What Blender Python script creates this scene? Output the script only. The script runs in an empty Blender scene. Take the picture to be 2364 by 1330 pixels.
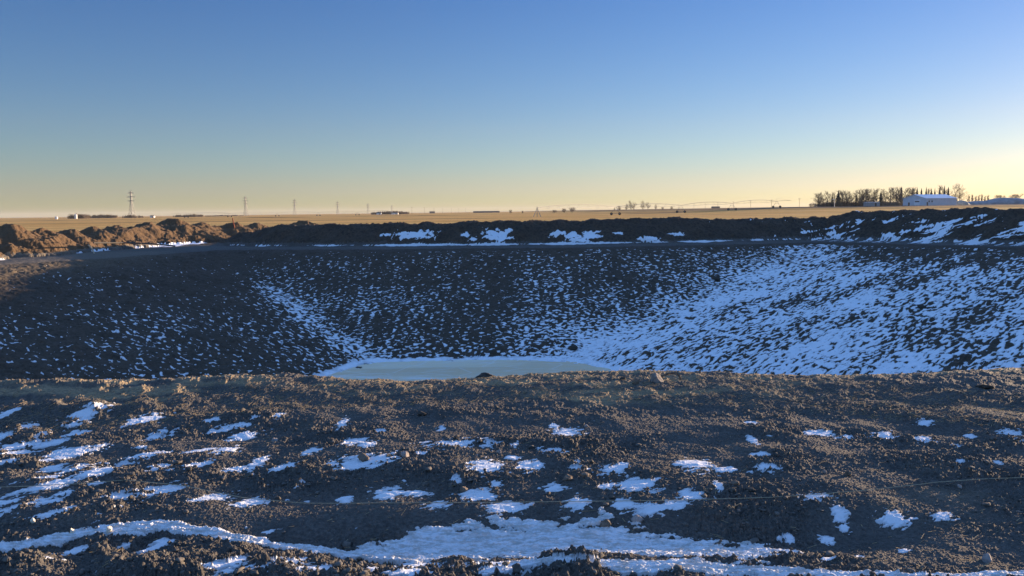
import bpy, math, random
import numpy as np
from mathutils import Vector, Matrix

C = bpy.context.scene.collection
R = math.radians
random.seed(11)
RNG = np.random.default_rng(5)

# ---------------------------------------------------------------- noise
def _hash(ix, iy, seed):
    h = (ix.astype(np.int64) * 374761393 + iy.astype(np.int64) * 668265263 + seed * 974634777) & 0xFFFFFFFF
    h = ((h ^ (h >> 13)) * 1274126177) & 0xFFFFFFFF
    h = ((h ^ (h >> 16)) * 2246822519) & 0xFFFFFFFF
    return (h ^ (h >> 15)).astype(np.float64) / 4294967295.0

def perlin(x, y, seed=0):
    x0 = np.floor(x); y0 = np.floor(y)
    fx = x - x0; fy = y - y0
    ix = x0.astype(np.int64); iy = y0.astype(np.int64)
    u = fx * fx * fx * (fx * (fx * 6 - 15) + 10)
    v = fy * fy * fy * (fy * (fy * 6 - 15) + 10)
    def g(dx, dy):
        a = _hash(ix + dx, iy + dy, seed) * 6.2831853
        return np.cos(a) * (fx - dx) + np.sin(a) * (fy - dy)
    a = g(0, 0); b = g(1, 0); c = g(0, 1); d = g(1, 1)
    return ((a + (b - a) * u) * (1 - v) + (c + (d - c) * u) * v) * 1.5

def fbm(x, y, seed=0, octaves=4, gain=0.5):
    s = np.zeros_like(x); a = 1.0; t = 0.0; f = 1.0
    for o in range(octaves):
        s += a * perlin(x * f + 17.3 * o, y * f - 9.1 * o, seed + o * 7)
        t += a * a; a *= gain; f *= 2.03
    return s / math.sqrt(t) * 1.25

def domes(x, y, cell, seed, keep=1.0, rmin=0.25, rmax=0.6):
    """rounded clods of random size, one per cell: height 0..1 times their radius (in cells)"""
    px = x / cell; py = y / cell
    px, py = px + .20 * perlin(px * 2.3, py * 2.3, seed + 8), py + .20 * perlin(px * 2.3, py * 2.3, seed + 9)
    ix = np.floor(px).astype(np.int64); iy = np.floor(py).astype(np.int64)
    out = np.zeros_like(px)
    for dx in (-1, 0, 1):
        for dy in (-1, 0, 1):
            jx = ix + dx; jy = iy + dy
            cx = jx + _hash(jx, jy, seed); cy = jy + _hash(jx, jy, seed + 1)
            r = rmin + (rmax - rmin) * _hash(jx, jy, seed + 2) ** 2
            k = _hash(jx, jy, seed + 3) < keep
            an = _hash(jx, jy, seed + 4) * 6.283
            ex = 0.75 + 0.5 * _hash(jx, jy, seed + 5)
            ddx = px - cx; ddy = py - cy
            ca = np.cos(an); sa = np.sin(an)
            q = ((ddx * ca + ddy * sa) / ex) ** 2 + ((-ddx * sa + ddy * ca) * ex) ** 2
            h = np.clip(1 - q / (r * r), 0, 1) ** .75 * r * k
            out = np.maximum(out, h)
    return out * cell

def smin(a, b, k):
    h = np.clip(.5 + .5 * (b - a) / k, 0, 1)
    return b + (a - b) * h - k * h * (1 - h)
def smax(a, b, k): return -smin(-a, -b, k)
def sst(a, b, x):
    t = np.clip((x - a) / (b - a), 0, 1)
    return t * t * (3 - 2 * t)
def lerp(a, b, t): return a + (b - a) * t

# ---------------------------------------------------------------- camera
H = 2.5
FPX = 1855.0
PITCH = R(5.45)
ROLL = math.atan(0.0122)
fw = Vector((0, math.cos(PITCH), -math.sin(PITCH)))
u0 = Vector((0, math.sin(PITCH), math.cos(PITCH)))
x0 = Vector((1, 0, 0))
rt = x0 * math.cos(ROLL) - u0 * math.sin(ROLL)
up = u0 * math.cos(ROLL) + x0 * math.sin(ROLL)
cam = bpy.data.cameras.new('camera')
cam.sensor_width = 36
cam.lens = FPX / 2364 * 36
cam.clip_start = 0.05
cam.clip_end = 30000
camo = bpy.data.objects.new('camera', cam)
M = Matrix(((rt.x, up.x, -fw.x, 0), (rt.y, up.y, -fw.y, 0), (rt.z, up.z, -fw.z, H), (0, 0, 0, 1)))
camo.matrix_world = M
C.objects.link(camo)
bpy.context.scene.camera = camo

def ray(U, V):
    return fw + rt * ((U - 1182) / FPX) - up * ((V - 665) / FPX)
def ground_pt(U, V, z=0.0):
    d = ray(U, V); t = (z - H) / d.z
    return d.x * t, d.y * t
def at_dist(U, D, V=None):
    """world x (and z when V is given) of a photo direction at forward distance D"""
    d = ray(U, 488 - .0122 * (U - 1182) if V is None else V)
    t = D / d.y
    return d.x * t, H + d.z * t

# ---------------------------------------------------------------- terrain shape
FAR_BANK = [(-24.5, 66.0, .05), (-22, 65.3, .9), (-18.5, 64.3, 1.6), (-10, 62.4, 1.68), (0, 61.2, 1.72), (10, 61.8, 1.78),
            (17, 63.2, 1.72), (22, 64.6, 1.74), (25, 65.2, 1.72)]
RIGHT_BANK = [(26, 65.0, 1.75), (27.6, 63.6, 2.15), (31, 59, 2.2), (36, 52, 2.25), (41, 42, 2.2), (44, 30, 2.0), (46, 12, 1.6), (47, 0, 1.4)]
LEFT_BANK = [(-39, 30, 1.2), (-37, 38, 1.35), (-33.6, 52, 1.4), (-32.4, 62, 1.25), (-31.8, 74, 1.55), (-29.8, 82, 1.35), (-27.2, 87, 1.1), (-24, 92, .6)]
MOUNDS = [(-36, 40, 4, 1.9), (-34.2, 47, 3.6, 2.0), (-33, 53, 3.4, 2.1), (-32.6, 56, 2.6, 1.75), (-32.1, 58.7, 2.3, 1.62), (-31.6, 61, 2.5, 1.75),
          (-32, 65, 2.9, 1.78), (-32.2, 71, 3.3, 2.0), (-31.2, 74.5, 3.8, 2.25), (-30.6, 79, 3.0, 1.85), (-28.4, 83, 2.7, 1.75), (-27.2, 86, 2.6, 1.68),
          (-20.5, 80, 3.2, 1.9), (-24, 88, 3.0, 1.4), (-15, 84, 3.0, 1.1)]

def bank(x, y, line, seed):
    best = np.full_like(x, 1e9); hh = np.zeros_like(x)
    for (xa, ya, ha), (xb, yb, hb) in zip(line[:-1], line[1:]):
        dx, dy = xb - xa, yb - ya
        t = np.clip(((x - xa) * dx + (y - ya) * dy) / (dx * dx + dy * dy), 0, 1)
        d = np.hypot(x - xa - t * dx, y - ya - t * dy)
        m = d < best
        best = np.where(m, d, best); hh = np.where(m, ha + (hb - ha) * t, hh)
    d = best + .22 * fbm(x / 1.3, y / 1.3, seed, 3)
    crest = hh * (1 + .05 * fbm(x / 2.2, y / 2.2, seed + 3, 3))
    W = hh * 1.45 + .35
    t = np.clip(1 - np.abs(d) / W, 0, 1)
    return crest * np.clip(t * 1.12, 0, 1) ** 1.05 * sst(0, .18, t) - .0 , best

def pit_planes(x, y):
    yr = 57.3 + (x / 24.0) ** 2 * 3.7
    wob = .35 * fbm(x / 6, y / 6, 31, 3)
    zf = -5.7 + (y - 42.4 + wob * .8) * 5.7 / (yr - 42.4)
    zl = -5.7 + 5.7 * ((x + 7.2) * -.929 + (y - 42.6) * .37 + wob) / 20.0
    zr = -5.7 + 5.7 * ((x - 3.7) * .838 + (y - 40) * .545 + wob) / 28.6
    yn = 12.40 + .16 * np.sin(x * .9 + .5) + .10 * fbm(x / 1.2, y * 0, 77, 3)
    zn = (yn - y) / 2.1
    return zf, zl, zr, zn

def field_h(x, y):
    rise = 3.1 * sst(330, 520, y) * sst(30, 175, x)
    rid = .55 * np.exp(-((y - (560 + .12 * x)) / 7.0) ** 2) * sst(-330, -260, x) * (1 - sst(-40, 20, x)) * np.clip(.5 + .9 * fbm(x / 30, y / 400, 8, 2), 0, 1)
    return rise + rid

# snow patches and drifts on the bench, given as (photo x, photo y, half width, half height)
PATCH = [(200,966,28,13),(30,958,22,6),(90,1003,18,7),(20,1000,36,12),(175,1000,30,6),(330,975,30,10),(365,1002,20,10),(405,993,12,7),
 (485,975,22,7),(530,985,36,6),(560,1003,30,6),(590,968,14,6),(640,965,12,5),(790,980,9,9),(60,1022,40,9),(130,1018,45,9),(30,1050,40,9),
 (165,1045,50,12),(110,1065,30,6),(330,1060,38,10),(470,1040,30,5),(520,1040,24,7),(185,1087,30,8),(125,1088,25,8),(220,1103,36,11),(20,1070,30,6),
 (370,1085,18,7),(450,1080,30,6),(590,1075,16,12),(550,1085,30,5),(660,1080,26,7),(720,1045,18,7),(110,1133,55,9),(215,1132,16,4),(390,1135,42,10),(300,1147,60,8),
 (480,1150,46,8),(580,1155,34,8),(150,1150,22,5),(820,1022,24,10),(848,1032,16,6),(840,1072,58,11),(1045,1028,46,9),(1130,1025,22,9),
 (1020,990,8,6),(880,997,10,4),(1190,1032,12,5),(975,1055,12,5),(1270,1043,24,7),(1315,997,30,7),(1280,985,8,4),(1120,1085,40,12),(1215,1083,20,9),(1240,1080,12,9),(1185,1060,14,4),
 (1330,1084,16,10),(1420,1090,34,8),(1440,1086,12,8),(1475,1125,36,13),(1400,1127,18,5),(1278,1125,20,6),(1110,1142,34,10),(1145,1120,12,7),(960,1140,22,6),(895,1140,24,10),
 (795,1150,14,6),(1020,1163,26,8),(1055,1110,10,6),(1605,1077,30,12),(1660,1088,14,5),(1775,1083,24,9),(1690,1088,10,5),(1600,1145,28,11),(1660,1128,10,8),(1735,980,12,3),(1890,996,30,5),(1960,1003,24,4),
 (2040,1000,24,6),(2130,1012,20,8),(2130,973,16,5),(2210,1028,14,4),(2240,1005,12,4),(2325,1002,20,6),(2345,1018,14,4),(1880,1150,32,7),(1940,1180,15,8),(1950,1196,9,5),(2065,1187,30,9),(2175,1183,20,6),(1760,1052,18,4),
 (1500,1170,40,7),(1560,1165,30,7),(1180,1165,40,8),(1330,1160,24,9),(1440,1163,18,8),(1910,1213,16,5),(1820,1210,14,5),(1915,1280,18,6),(2085,1248,10,5),(1985,1270,12,5),(1740,1020,8,8),(2220,1068,10,4),(2300,1070,10,3),
 (360,1245,26,10),(50,1180,60,12),(130,1195,40,6),(10,1168,30,8),(180,1255,34,10),(90,1275,40,7),(540,1305,70,22),(640,1300,60,20),(720,1320,40,12),(860,1305,18,6),(620,1210,16,3),(1000,1288,50,12),(1110,1290,60,12),(1215,1302,60,14),(950,1322,40,10),(1150,1326,50,10),(1060,1312,30,8),
 (80,1120,40,4),(690,1118,9,5),(1480,1222,20,6)]
# the long drift in the rut: centre line (photo x, photo y, half height)
DRIFT = [(-60,1252,9),(40,1250,8),(130,1234,9),(250,1222,11),(360,1211,11),(480,1219,9),(600,1230,9),(700,1238,10),(800,1242,13),(900,1240,20),(1000,1234,36),(1120,1228,46),
         (1250,1230,50),(1380,1234,52),(1500,1242,50),(1620,1252,46),(1720,1256,38),(1790,1250,22),(1822,1250,8)]
DRIFT2 = [(1160,1302,5),(1330,1314,12),(1500,1318,18),(1650,1314,18),(1780,1322,17),(1900,1332,14),(1990,1334,9),(2100,1340,8),(2230,1334,8),(2330,1322,11),(2400,1316,12)]

def _poly(line):
    out = []
    for U, V, hv in line:
        xa, ya = ground_pt(U, V); xb, yb = ground_pt(U, V - hv); xc, yc = ground_pt(U, V + hv)
        out.append((xa, ya, (yb - yc) / 2))
    return out
DR = [_poly(DRIFT), _poly(DRIFT2)]
PW = []
for (U, V, hw, hh) in PATCH:
    xa, ya = ground_pt(U, V); xb, _ = ground_pt(U + hw, V); _, yb = ground_pt(U, V - hh); _, yc = ground_pt(U, V + hh)
    PW.append((xa, ya, (xb - xa) * (.8 if U < 720 else 1), (yb - yc) / 2, .55 if U < 720 else .12))

def line_dist(x, y, line):
    best = np.full_like(x, 9.0)
    for (xa, ya, wa), (xb, yb, wb) in zip(line[:-1], line[1:]):
        dx, dy = xb - xa, yb - ya
        t = np.clip(((x - xa) * dx + (y - ya) * dy) / (dx * dx + dy * dy), 0, 1)
        d = np.hypot(x - xa - t * dx, y - ya - t * dy) / (wa + (wb - wa) * t)
        best = np.minimum(best, d)
    return best

BLOBS = [(-7.2, 1.9, .80, .34), (-9.3, .7, .78, .14), (-3.4, .5, .82, .16), (-1.0, 1.25, .78, .50), (-.8, .6, .38, .3), (-2.9, .4, .5, .16),
         (3.4, .8, .72, .22), (4.6, .9, .62, .32), (5.9, .9, .68, .36), (7.9, .6, .75, .10), (12.4, .7, .58, .15), (10.2, 1.0, .3, .2), (4.9, 1.2, .3, .15)]

def terrain(x, y):
    """height, snow depth, tone (0 dark soil .. 1 straw-covered; also sunlight painted in at left) and zone for arrays of ground points"""
    r = np.hypot(x, y)
    zf, zl, zr, zn = pit_planes(x, y)
    wall = smax(smax(zf, zl, .5), zr, .6)
    pit = smax(smax(wall, zn, .5), np.full_like(x, -5.72), .25)
    outer = field_h(x, y)
    near_w = sst(16, 11.5, y) * sst(-30, -18, x)
    k = lerp(.5, .62, near_w)
    base = smin(pit, outer, k) + .065 * near_w * np.exp(-((y - 11.7) / 1.1) ** 2)
    inpit = sst(-.02, -.35, base - outer) * (y > 10)
    fb, fd = bank(x, y, FAR_BANK, 51)
    rb, rd = bank(x, y, RIGHT_BANK, 61)
    mo = np.zeros_like(x)
    for i, (mx, my, mr, mh) in enumerate(MOUNDS):
        dd = np.hypot(x - mx, y - my) / mr
        sel = dd < 1.6
        if sel.any():
            q = np.zeros_like(x)
            xs, ys = x[sel], y[sel]
            d2 = dd[sel] + .11 * fbm(xs / 1.1 + i * 5, ys / 1.1, 70 + i, 4)
            q[sel] = mh * np.clip(1.08 - d2, 0, 1) ** .85 * .97
            mo = np.maximum(mo, q)
    lb, _ = bank(x, y, LEFT_BANK, 67)
    mo = np.maximum(smax(mo, lb, .35) - .0875 * (np.maximum(mo, lb) < .01), 0) * (np.maximum(mo, lb) > .01)
    bk = np.maximum(np.maximum(fb, rb), mo)
    bankw = sst(.08, .35, bk)
    # --- roughness of the soil
    bench = (r < 18) & (y < 14.5)
    det = np.zeros_like(x)
    clod_map = np.zeros_like(x); low = np.zeros_like(x)
    m = bench & (r > .4)
    if m.any():
        xs, ys = x[m], y[m]
        rimband = sst(9.2, 10.6, ys + .35 * np.sin(xs * .7) + .5 * fbm(xs / 2, ys / 2, 12, 2))
        smooth_rut = np.clip(np.exp(-((ys - 6.55 - .05 * xs) / .28) ** 2) * sst(1.2, -.2, xs) * 1.0, 0, 1)
        cm = np.clip(.46 + .80 * fbm(xs / 1.3, ys / .8, 90, 4), .05, 1.25)
        lowleft = sst(6.15, 5.6, ys + .12 * xs) * sst(1.6, .2, xs)
        cm = np.clip(cm * (1 - .8 * rimband) * (1 - .75 * smooth_rut) + .55 * lowleft + .30 * sst(-2.0, -6, xs), .07, 1.3)
        d = .055 * fbm(xs / 2.6, ys / 1.7, 91, 3) * (1 - .4 * rimband)
        d_low = d.copy()
        d += cm * (.020 * fbm(xs / .35, ys / .3, 92, 4))
        wx = xs + .012 * perlin(xs / .035, ys / .035, 88); wy = ys + .012 * perlin(xs / .035, ys / .035, 89)
        d += cm * (.17 * domes(wx, wy, .14, 110, .25) + .85 * domes(wx + .3 * d, wy, .062, 120, .75) + 1.0 * domes(wx, wy - d, .03, 130, .85))
        d += (.008 + .012 * cm) * np.abs(fbm(xs / .05, ys / .05, 94, 4, .62))
        d += rimband * (.016 * fbm(xs / .22, ys / .30, 95, 3) + .010 * fbm(xs / .06, ys / .10, 99, 3))
        su = xs * .83 + ys * .56; sv = ys * .83 - xs * .56
        d += (.012 + .045 * np.clip(lowleft + .5 * sst(-1.5, -5, xs), 0, 1)) * (1 - smooth_rut) * fbm(su / .42, sv / .8, 98, 3)
        # ruts of the track and the low windrows beside them
        d1 = d.copy()
        d += -.10 * np.exp(-((ys - 6.05 - .02 * xs) / .38) ** 2) * sst(3.4, 2.4, xs)
        d += .05 * np.exp(-((ys - 5.25 + .10 * (xs + .3)) / .26) ** 2) * sst(.9, .2, xs)
        d += .035 * np.exp(-((ys - 5.48) / .20) ** 2) * np.exp(-((xs - .2) / .9) ** 2)
        # left end of the rim: broken ground and a puddle
        d += .07 * np.exp(-((xs + 6.9) / 1.1) ** 2 - ((ys - 11.5) / .35) ** 2) * (1 + .6 * fbm(xs / .4, ys / .4, 96, 3))
        d += .10 * np.exp(-((xs + 5.6) / 1.0) ** 2 - ((ys - 10.1) / .3) ** 2) * (1 + .6 * fbm(xs / .4, ys / .4, 97, 3))
        d += .10 * np.exp(-((xs + 3.6) / 1.3) ** 2 - ((ys - 12.1) / .5) ** 2) + .06 * np.exp(-((xs - 2.0) / 1.4) ** 2 - ((ys - 12.2) / .4) ** 2)
        d_low = d_low + (d - d1)
        det[m] = d; low[m] = d_low
        clod_map[m] = cm
    m = (~bench) & (r < 120)
    if m.any():
        xs, ys = x[m], y[m]
        bw = bankw[m]; ip = inpit[m]
        lum = .20 * fbm(xs / 1.5, ys / 1.5, 140, 3) + .22 * domes(xs, ys, .9, 150, .4) + .45 * domes(xs, ys, .40, 160, .5) + .8 * domes(xs, ys, .2, 165, .7)
        pw = .05 * fbm(xs / 3, ys / 3, 141, 3) + .035 * fbm(xs / .5, ys / .5, 142, 3) + .35 * domes(xs, ys, .55, 143, .35) + .4 * domes(xs, ys, .27, 144, .5)
        flat = .02 * fbm(xs / .6, ys / .6, 145, 3)
        isb = sst(.3, -.2, mo[m] - .3); det[m] = lerp(lerp(flat, pw, ip), lum * lerp(.50, .62, isb), bw)
    z = base + bk + det
    # --- snow
    t = np.full_like(x, -1.0); drf = np.zeros_like(x)
    m = bench & (r > .4)
    if m.any():
        xs, ys, ds = x[m], y[m], det[m]
        wob = .42 * fbm(xs / .24, (ys - .45 * xs) / .11, 200, 5, .64)
        e = np.full_like(xs, -9.0)
        for (px, py, ax, ay, sh) in PW:
            sl = (np.abs(xs - px) < ax * 2.2) & (np.abs(ys - py) < ay * 2.4 + .02 + sh * ax * 2)
            if sl.any():
                q = 1.12 - np.hypot((xs[sl] - px) / ax, (ys[sl] - py - sh * (xs[sl] - px)) / ay)
                e[sl] = np.maximum(e[sl], q)
        e = np.where(e > -8, np.maximum(e - .22 + wob * 1.9, (e + .9) * .55 + .95 * fbm(xs / .085, (ys - .3 * xs) / .045, 203, 3) - 1.0), e)
        spr = fbm(xs / .30, ys / .22, 205, 4) - lerp(1.32, 1.1, sst(0, -5, xs)) - .35 * sst(9.3, 10.4, ys) + .25 * fbm(xs / 2.2, ys / 1.8, 206, 2)
        e = np.maximum(e, spr * 1.5)
        hi = ds - low[m]
        ts = np.where(e > -8, e * .030 - np.clip(hi - .017, -.015, .1) * .85 , -1)
        tp0 = ts.copy()
        for q, ln in enumerate(DR):
            ld = line_dist(xs, ys, ln)
            dd = .98 - ld + .42 * fbm(xs / .30, ys / .12, 210 + q, 5, .6)
            ts = np.maximum(ts, np.clip(dd, -1, .45) * .11 - np.clip(hi + .02, -.02, .12) * .55)
        t[m] = ts; drf[m] = sst(0, .006, ts - np.maximum(tp0, 0))
    m = (~bench) & (r < 110) & (r > 8)
    if m.any():
        xs, ys = x[m], y[m]
        zz = base[m]; depth = -zz
        a_f, a_l, a_r = zf[m], zl[m], zr[m]
        wl = sst(-.35, .35, a_l - np.maximum(a_f, a_r)); wr = sst(-.5, .5, a_r - np.maximum(a_f, a_l)); wf = np.clip(1 - wl - wr, 0, 1)
        w2 = .25 * fbm(xs / 2.5, ys / 2.5, 229, 2)
        # streaks run down the fall line on the side walls and along the tracks on the far wall
        ffar = fbm(xs / .33 + w2, ys / .14, 220, 3)
        sr, cr = xs * -.545 + ys * .838, xs * .838 + ys * .545
        fr = .95 * fbm(sr / .19 + w2, cr / .52, 221, 4) + .40 * fbm(sr / 1.3 + w2, cr / 7.0, 222, 3)
        sl_, cl_ = xs * .37 + ys * .929, xs * -.929 + ys * .37
        fl = fbm(sl_ / .20 + w2, cl_ / .34, 223, 3)
        big = fbm(xs / 5.5, ys / 4.0, 224, 3)
        vr = np.exp(-(np.clip(a_r - a_f, -3, 3) / .8) ** 2)
        vl = np.exp(-(np.clip(a_l - a_f, -3, 3) / .38) ** 2)
        down = sst(0, 5.0, depth)
        th_f = .54 - .15 * down - .17 * big - .14 * sst(-4, 14, xs) + .13 * fbm(xs / 1.3 + w2, ys / 14, 227, 2) + .22 * sst(.7, .1, depth) + .22 * sst(-12, -22, xs)
        th_l = .80 - .32 * down - .18 * big + .25 * sst(1.2, .2, depth)
        th_r = .02 - .26 * big - .16 * down + .55 * sst(1.5, .3, depth) * (1 - .6 * sst(24, 20, xs))
        th_f = th_f - .45 * vr - .45 * vl * sst(.5, 3, depth); th_l = th_l - .55 * vl * sst(.5, 3, depth); th_r = th_r - .30 * vr
        tp = wf * (ffar - th_f) + wl * (fl - th_l) + wr * (fr - th_r)
        tp = tp * .05 - np.clip(det[m] - .05, -.05, .2) * .12
        # snow ring round the ice
        tp = np.maximum(tp, (.10 + .05 * fbm(xs / .7, ys / .7, 226, 3) - np.abs(zz + 5.48)) * .3)
        # lane between rim and bank, and the bank faces
        lane = fbm(xs / 2.2, ys / .8, 225, 3)
        bkm = bk[m]; hrel = bkm
        strip = np.exp(-((bkm - .10) / .08) ** 2) * (zz > -.3)
        tb = np.full_like(xs, -1.0)
        isf = (fd[m] < 4) & (ys < 64.5) & (zz > -.25)
        tb = np.where(isf & (xs < 25), (strip * (1.15 + .45 * sst(-14, -6, xs) * sst(14, 4, xs)) + .55 * lane - .95) * .10, tb)
        wb = .50 * fbm(xs / .40, bkm / .20, 230, 5, .6)
        for (bx, bw_, bz, bh) in BLOBS:
            e = 1.1 - np.maximum(np.abs(xs - bx) / max(bw_, .2), np.abs(bkm + .12 * (xs - bx) / max(bw_, .2) * 0 - bz) / bh) * .75 - .25 * np.hypot((xs - bx) / max(bw_, .2), (bkm - bz) / bh)
            tb = np.where(isf, np.maximum(tb, (e + wb - .35) * .10), tb)
        tb = np.where(isf, np.maximum(tb, (fbm(xs / .5, bkm / .22, 231, 3) - 1.35 + .5 * sst(12, 20, xs)) * .08), tb)
        isr = (rd[m] < 4.2) & (xs > 20) & (zz > -.25) & (xs * .81 + ys * .58 < 61.5)
        sh = sr + 2.2 * bkm; sb = 1.0 * fbm(sh / .26, bkm / .40, 232, 4) + .75 * fbm(sh / 1.7, bkm / 2.2, 233, 3)
        tb = np.where(isr, np.maximum(tb, (sb - .30 + .5 * strip - .7 * sst(1.3, 2.0, bkm)) * .08 - np.clip(det[m], -.1, .2) * .4), tb)
        left = (xs < -23) & (zz > -.3)
        sm = np.exp(-((xs + 29.0) / 2.3) ** 2) * np.exp(-((ys - 70) / 8.0) ** 2) * 1.3 + .8 * np.exp(-((xs + 30.2 - (ys - 46) * .03) / .55) ** 2)
        tb = np.where(left & (bkm < .16), np.maximum(tb, (sm + .45 * fbm(xs / .8, ys / 2.5, 234, 3) - .75 - bkm * 1.2) * .10), tb)
        t[m] = np.where(zz > -.25, np.where(bkm > .02, np.maximum(tb, -1), np.maximum(tb, tp * 0 + (lane - 1.6) * .05)), tp)
        t[m] = np.where((zz > -.9) & (zz <= -.25), np.maximum(tp, tb), t[m])
    t = np.where(r > 100, -1, t)
    fill = base + bk + low + .006 + drf * (.010 + .016 * fbm(x / .20, y / .055, 261, 4) + .012 * np.abs(fbm(x / .06, y / .04, 262, 3))) + .005 * fbm(x / .10, y / .07, 260, 3) + np.clip(t, 0, .06) * .12
    z = np.where(bench, lerp(z, fill, .9 * sst(0, .010, t)), z + np.clip(t, 0, .03) * .8)
    # --- tone: straw / dry crust, plus painted sunlight on left wall top and mounds
    tone = .25 + .25 * fbm(x / 1.6, y / 1.2, 240, 3)
    rimb = sst(10.3, 11.6, y + .35 * np.sin(x * .7) + .5 * fbm(x / 2, y / 2, 12, 2)) * sst(14, 12.6, y) * (base > -.8)
    tone = np.clip(tone + rimb * np.clip(.42 + .75 * fbm(x / .9, y / .35, 241, 4), 0, .85), 0, 1)
    tone = np.where(~bench & (inpit > .3), tone * .35, tone)
    tone = np.where(bench & (t > 0), drf, tone)
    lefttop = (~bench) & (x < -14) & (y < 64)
    tone = np.where(lefttop, np.maximum(tone, .55 * sst(-2.2, -.3, base) * sst(-15, -26, x) * sst(63, 55, y)), tone)  # sunlit top of the left wall painted lighter
    tone = np.where((mo > .2) & (y > 30), np.maximum(tone, .78), tone)  # left mounds lightened in colour to look sunlit
    tone = np.where((~bench) & (t > 0), tone * .25, tone)
    zone = np.zeros(x.shape, np.int32)                       # 0 bench ground
    zone[(y > 12.6) & (base - outer < -.12)] = 1             # dugout walls
    zone[(bankw > .5)] = 2                                   # spoil banks
    zone[(zone == 0) & ((y > 67) | (r > 75) | (np.abs(x) > 46))] = 3   # field
    zone[(zone == 3) & (x > -38) & (x < -15) & (y < 92)] = 2          # bare lane behind the left mounds
    return z, t, tone, clod_map, zone, bk

def height(xs, ys):
    xs = np.atleast_1d(np.asarray(xs, float)); ys = np.atleast_1d(np.asarray(ys, float))
    return terrain(xs, ys)[0]

# ---------------------------------------------------------------- polar terrain sheet, finer where the view needs it
def build_terrain(mats):
    fine = R(35.0)
    ncol = 1330
    az = list(np.linspace(-fine, fine, ncol))
    a = fine; step = (2 * fine) / ncol
    side = []
    while a < math.pi - R(2):
        step = min(step * 1.13, R(4)); a += step; side.append(a)
    side = [s for s in side if s < math.pi - R(1)]
    az = np.array([-s for s in reversed(side)] + az + side)
    dep = np.arange(R(27.5), R(11.35), -R(.036))
    rr = [0.6, 1.0, 1.5, 2.0, 2.6, 3.2, 3.8, 4.3] + list(H / np.tan(dep))
    def ext(to, d):
        while rr[-1] < to: rr.append(rr[-1] + d)
    ext(14.0, .06); ext(22, .3); ext(40, .11); ext(64, .085); ext(95, .16)
    while rr[-1] < 9000: rr.append(rr[-1] * 1.022)
    rr = np.array(rr)
    A, Rr = np.meshgrid(az, rr)
    X = Rr * np.sin(A); Y = Rr * np.cos(A)
    n_r, n_c = X.shape
    z, t, tone, cl, zone, bk = terrain(X.ravel(), Y.ravel())
    co = np.stack([X.ravel(), Y.ravel(), z], 1)
    idx = np.arange(n_r * n_c).reshape(n_r, n_c)
    nxt = np.roll(idx, -1, axis=1)
    quads = np.stack([idx[:-1], nxt[:-1], nxt[1:], idx[1:]], -1).reshape(-1, 4)
    # a face belongs to the lowest zone number of its corners voted by the first corner
    fz = zone[quads[:, 0]]
    names = ['ground', 'dugout_slope', 'embankment_terrain', 'field']
    centre = co[idx[0]].mean(0)
    out = []
    for k, nm in enumerate(names):
        q = quads[fz == k]
        used, inv = np.unique(q, return_inverse=True)
        q = inv.reshape(-1, 4)
        v = co[used]; tt = t[used]; tn = tone[used]; cm = cl[used]
        me = bpy.data.meshes.new(nm)
        nv, nf = len(v), len(q)
        ntri = 0; tri = None
        if k == 0:
            ring = np.searchsorted(used, idx[0]); v = np.vstack([v, [[0, 0, centre[2]]]])
            tt = np.append(tt, -1); tn = np.append(tn, .3); cm = np.append(cm, .5)
            tri = np.stack([np.roll(ring, -1), ring, np.full_like(ring, nv)], 1)
            nv += 1; ntri = len(tri)
        me.vertices.add(nv); me.vertices.foreach_set('co', v.astype(np.float32).ravel())
        loops = q.ravel() if tri is None else np.concatenate([q.ravel(), tri.ravel()])
        me.loops.add(len(loops)); me.loops.foreach_set('vertex_index', loops.astype(np.int32))
        st = np.arange(nf) * 4
        if tri is not None: st = np.concatenate([st, nf * 4 + np.arange(ntri) * 3])
        me.polygons.add(len(st)); me.polygons.foreach_set('loop_start', st.astype(np.int32))
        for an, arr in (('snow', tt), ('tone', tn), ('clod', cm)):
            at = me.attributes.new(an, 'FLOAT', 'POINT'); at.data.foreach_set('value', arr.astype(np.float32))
        me.update(calc_edges=True); me.validate()
        me.polygons.foreach_set('use_smooth', np.full(len(me.polygons), k == 3))
        me.materials.append(mats[k])
        o = bpy.data.objects.new(nm, me); o['kind'] = 'structure'
        C.objects.link(o); out.append(o)
    return out
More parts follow.
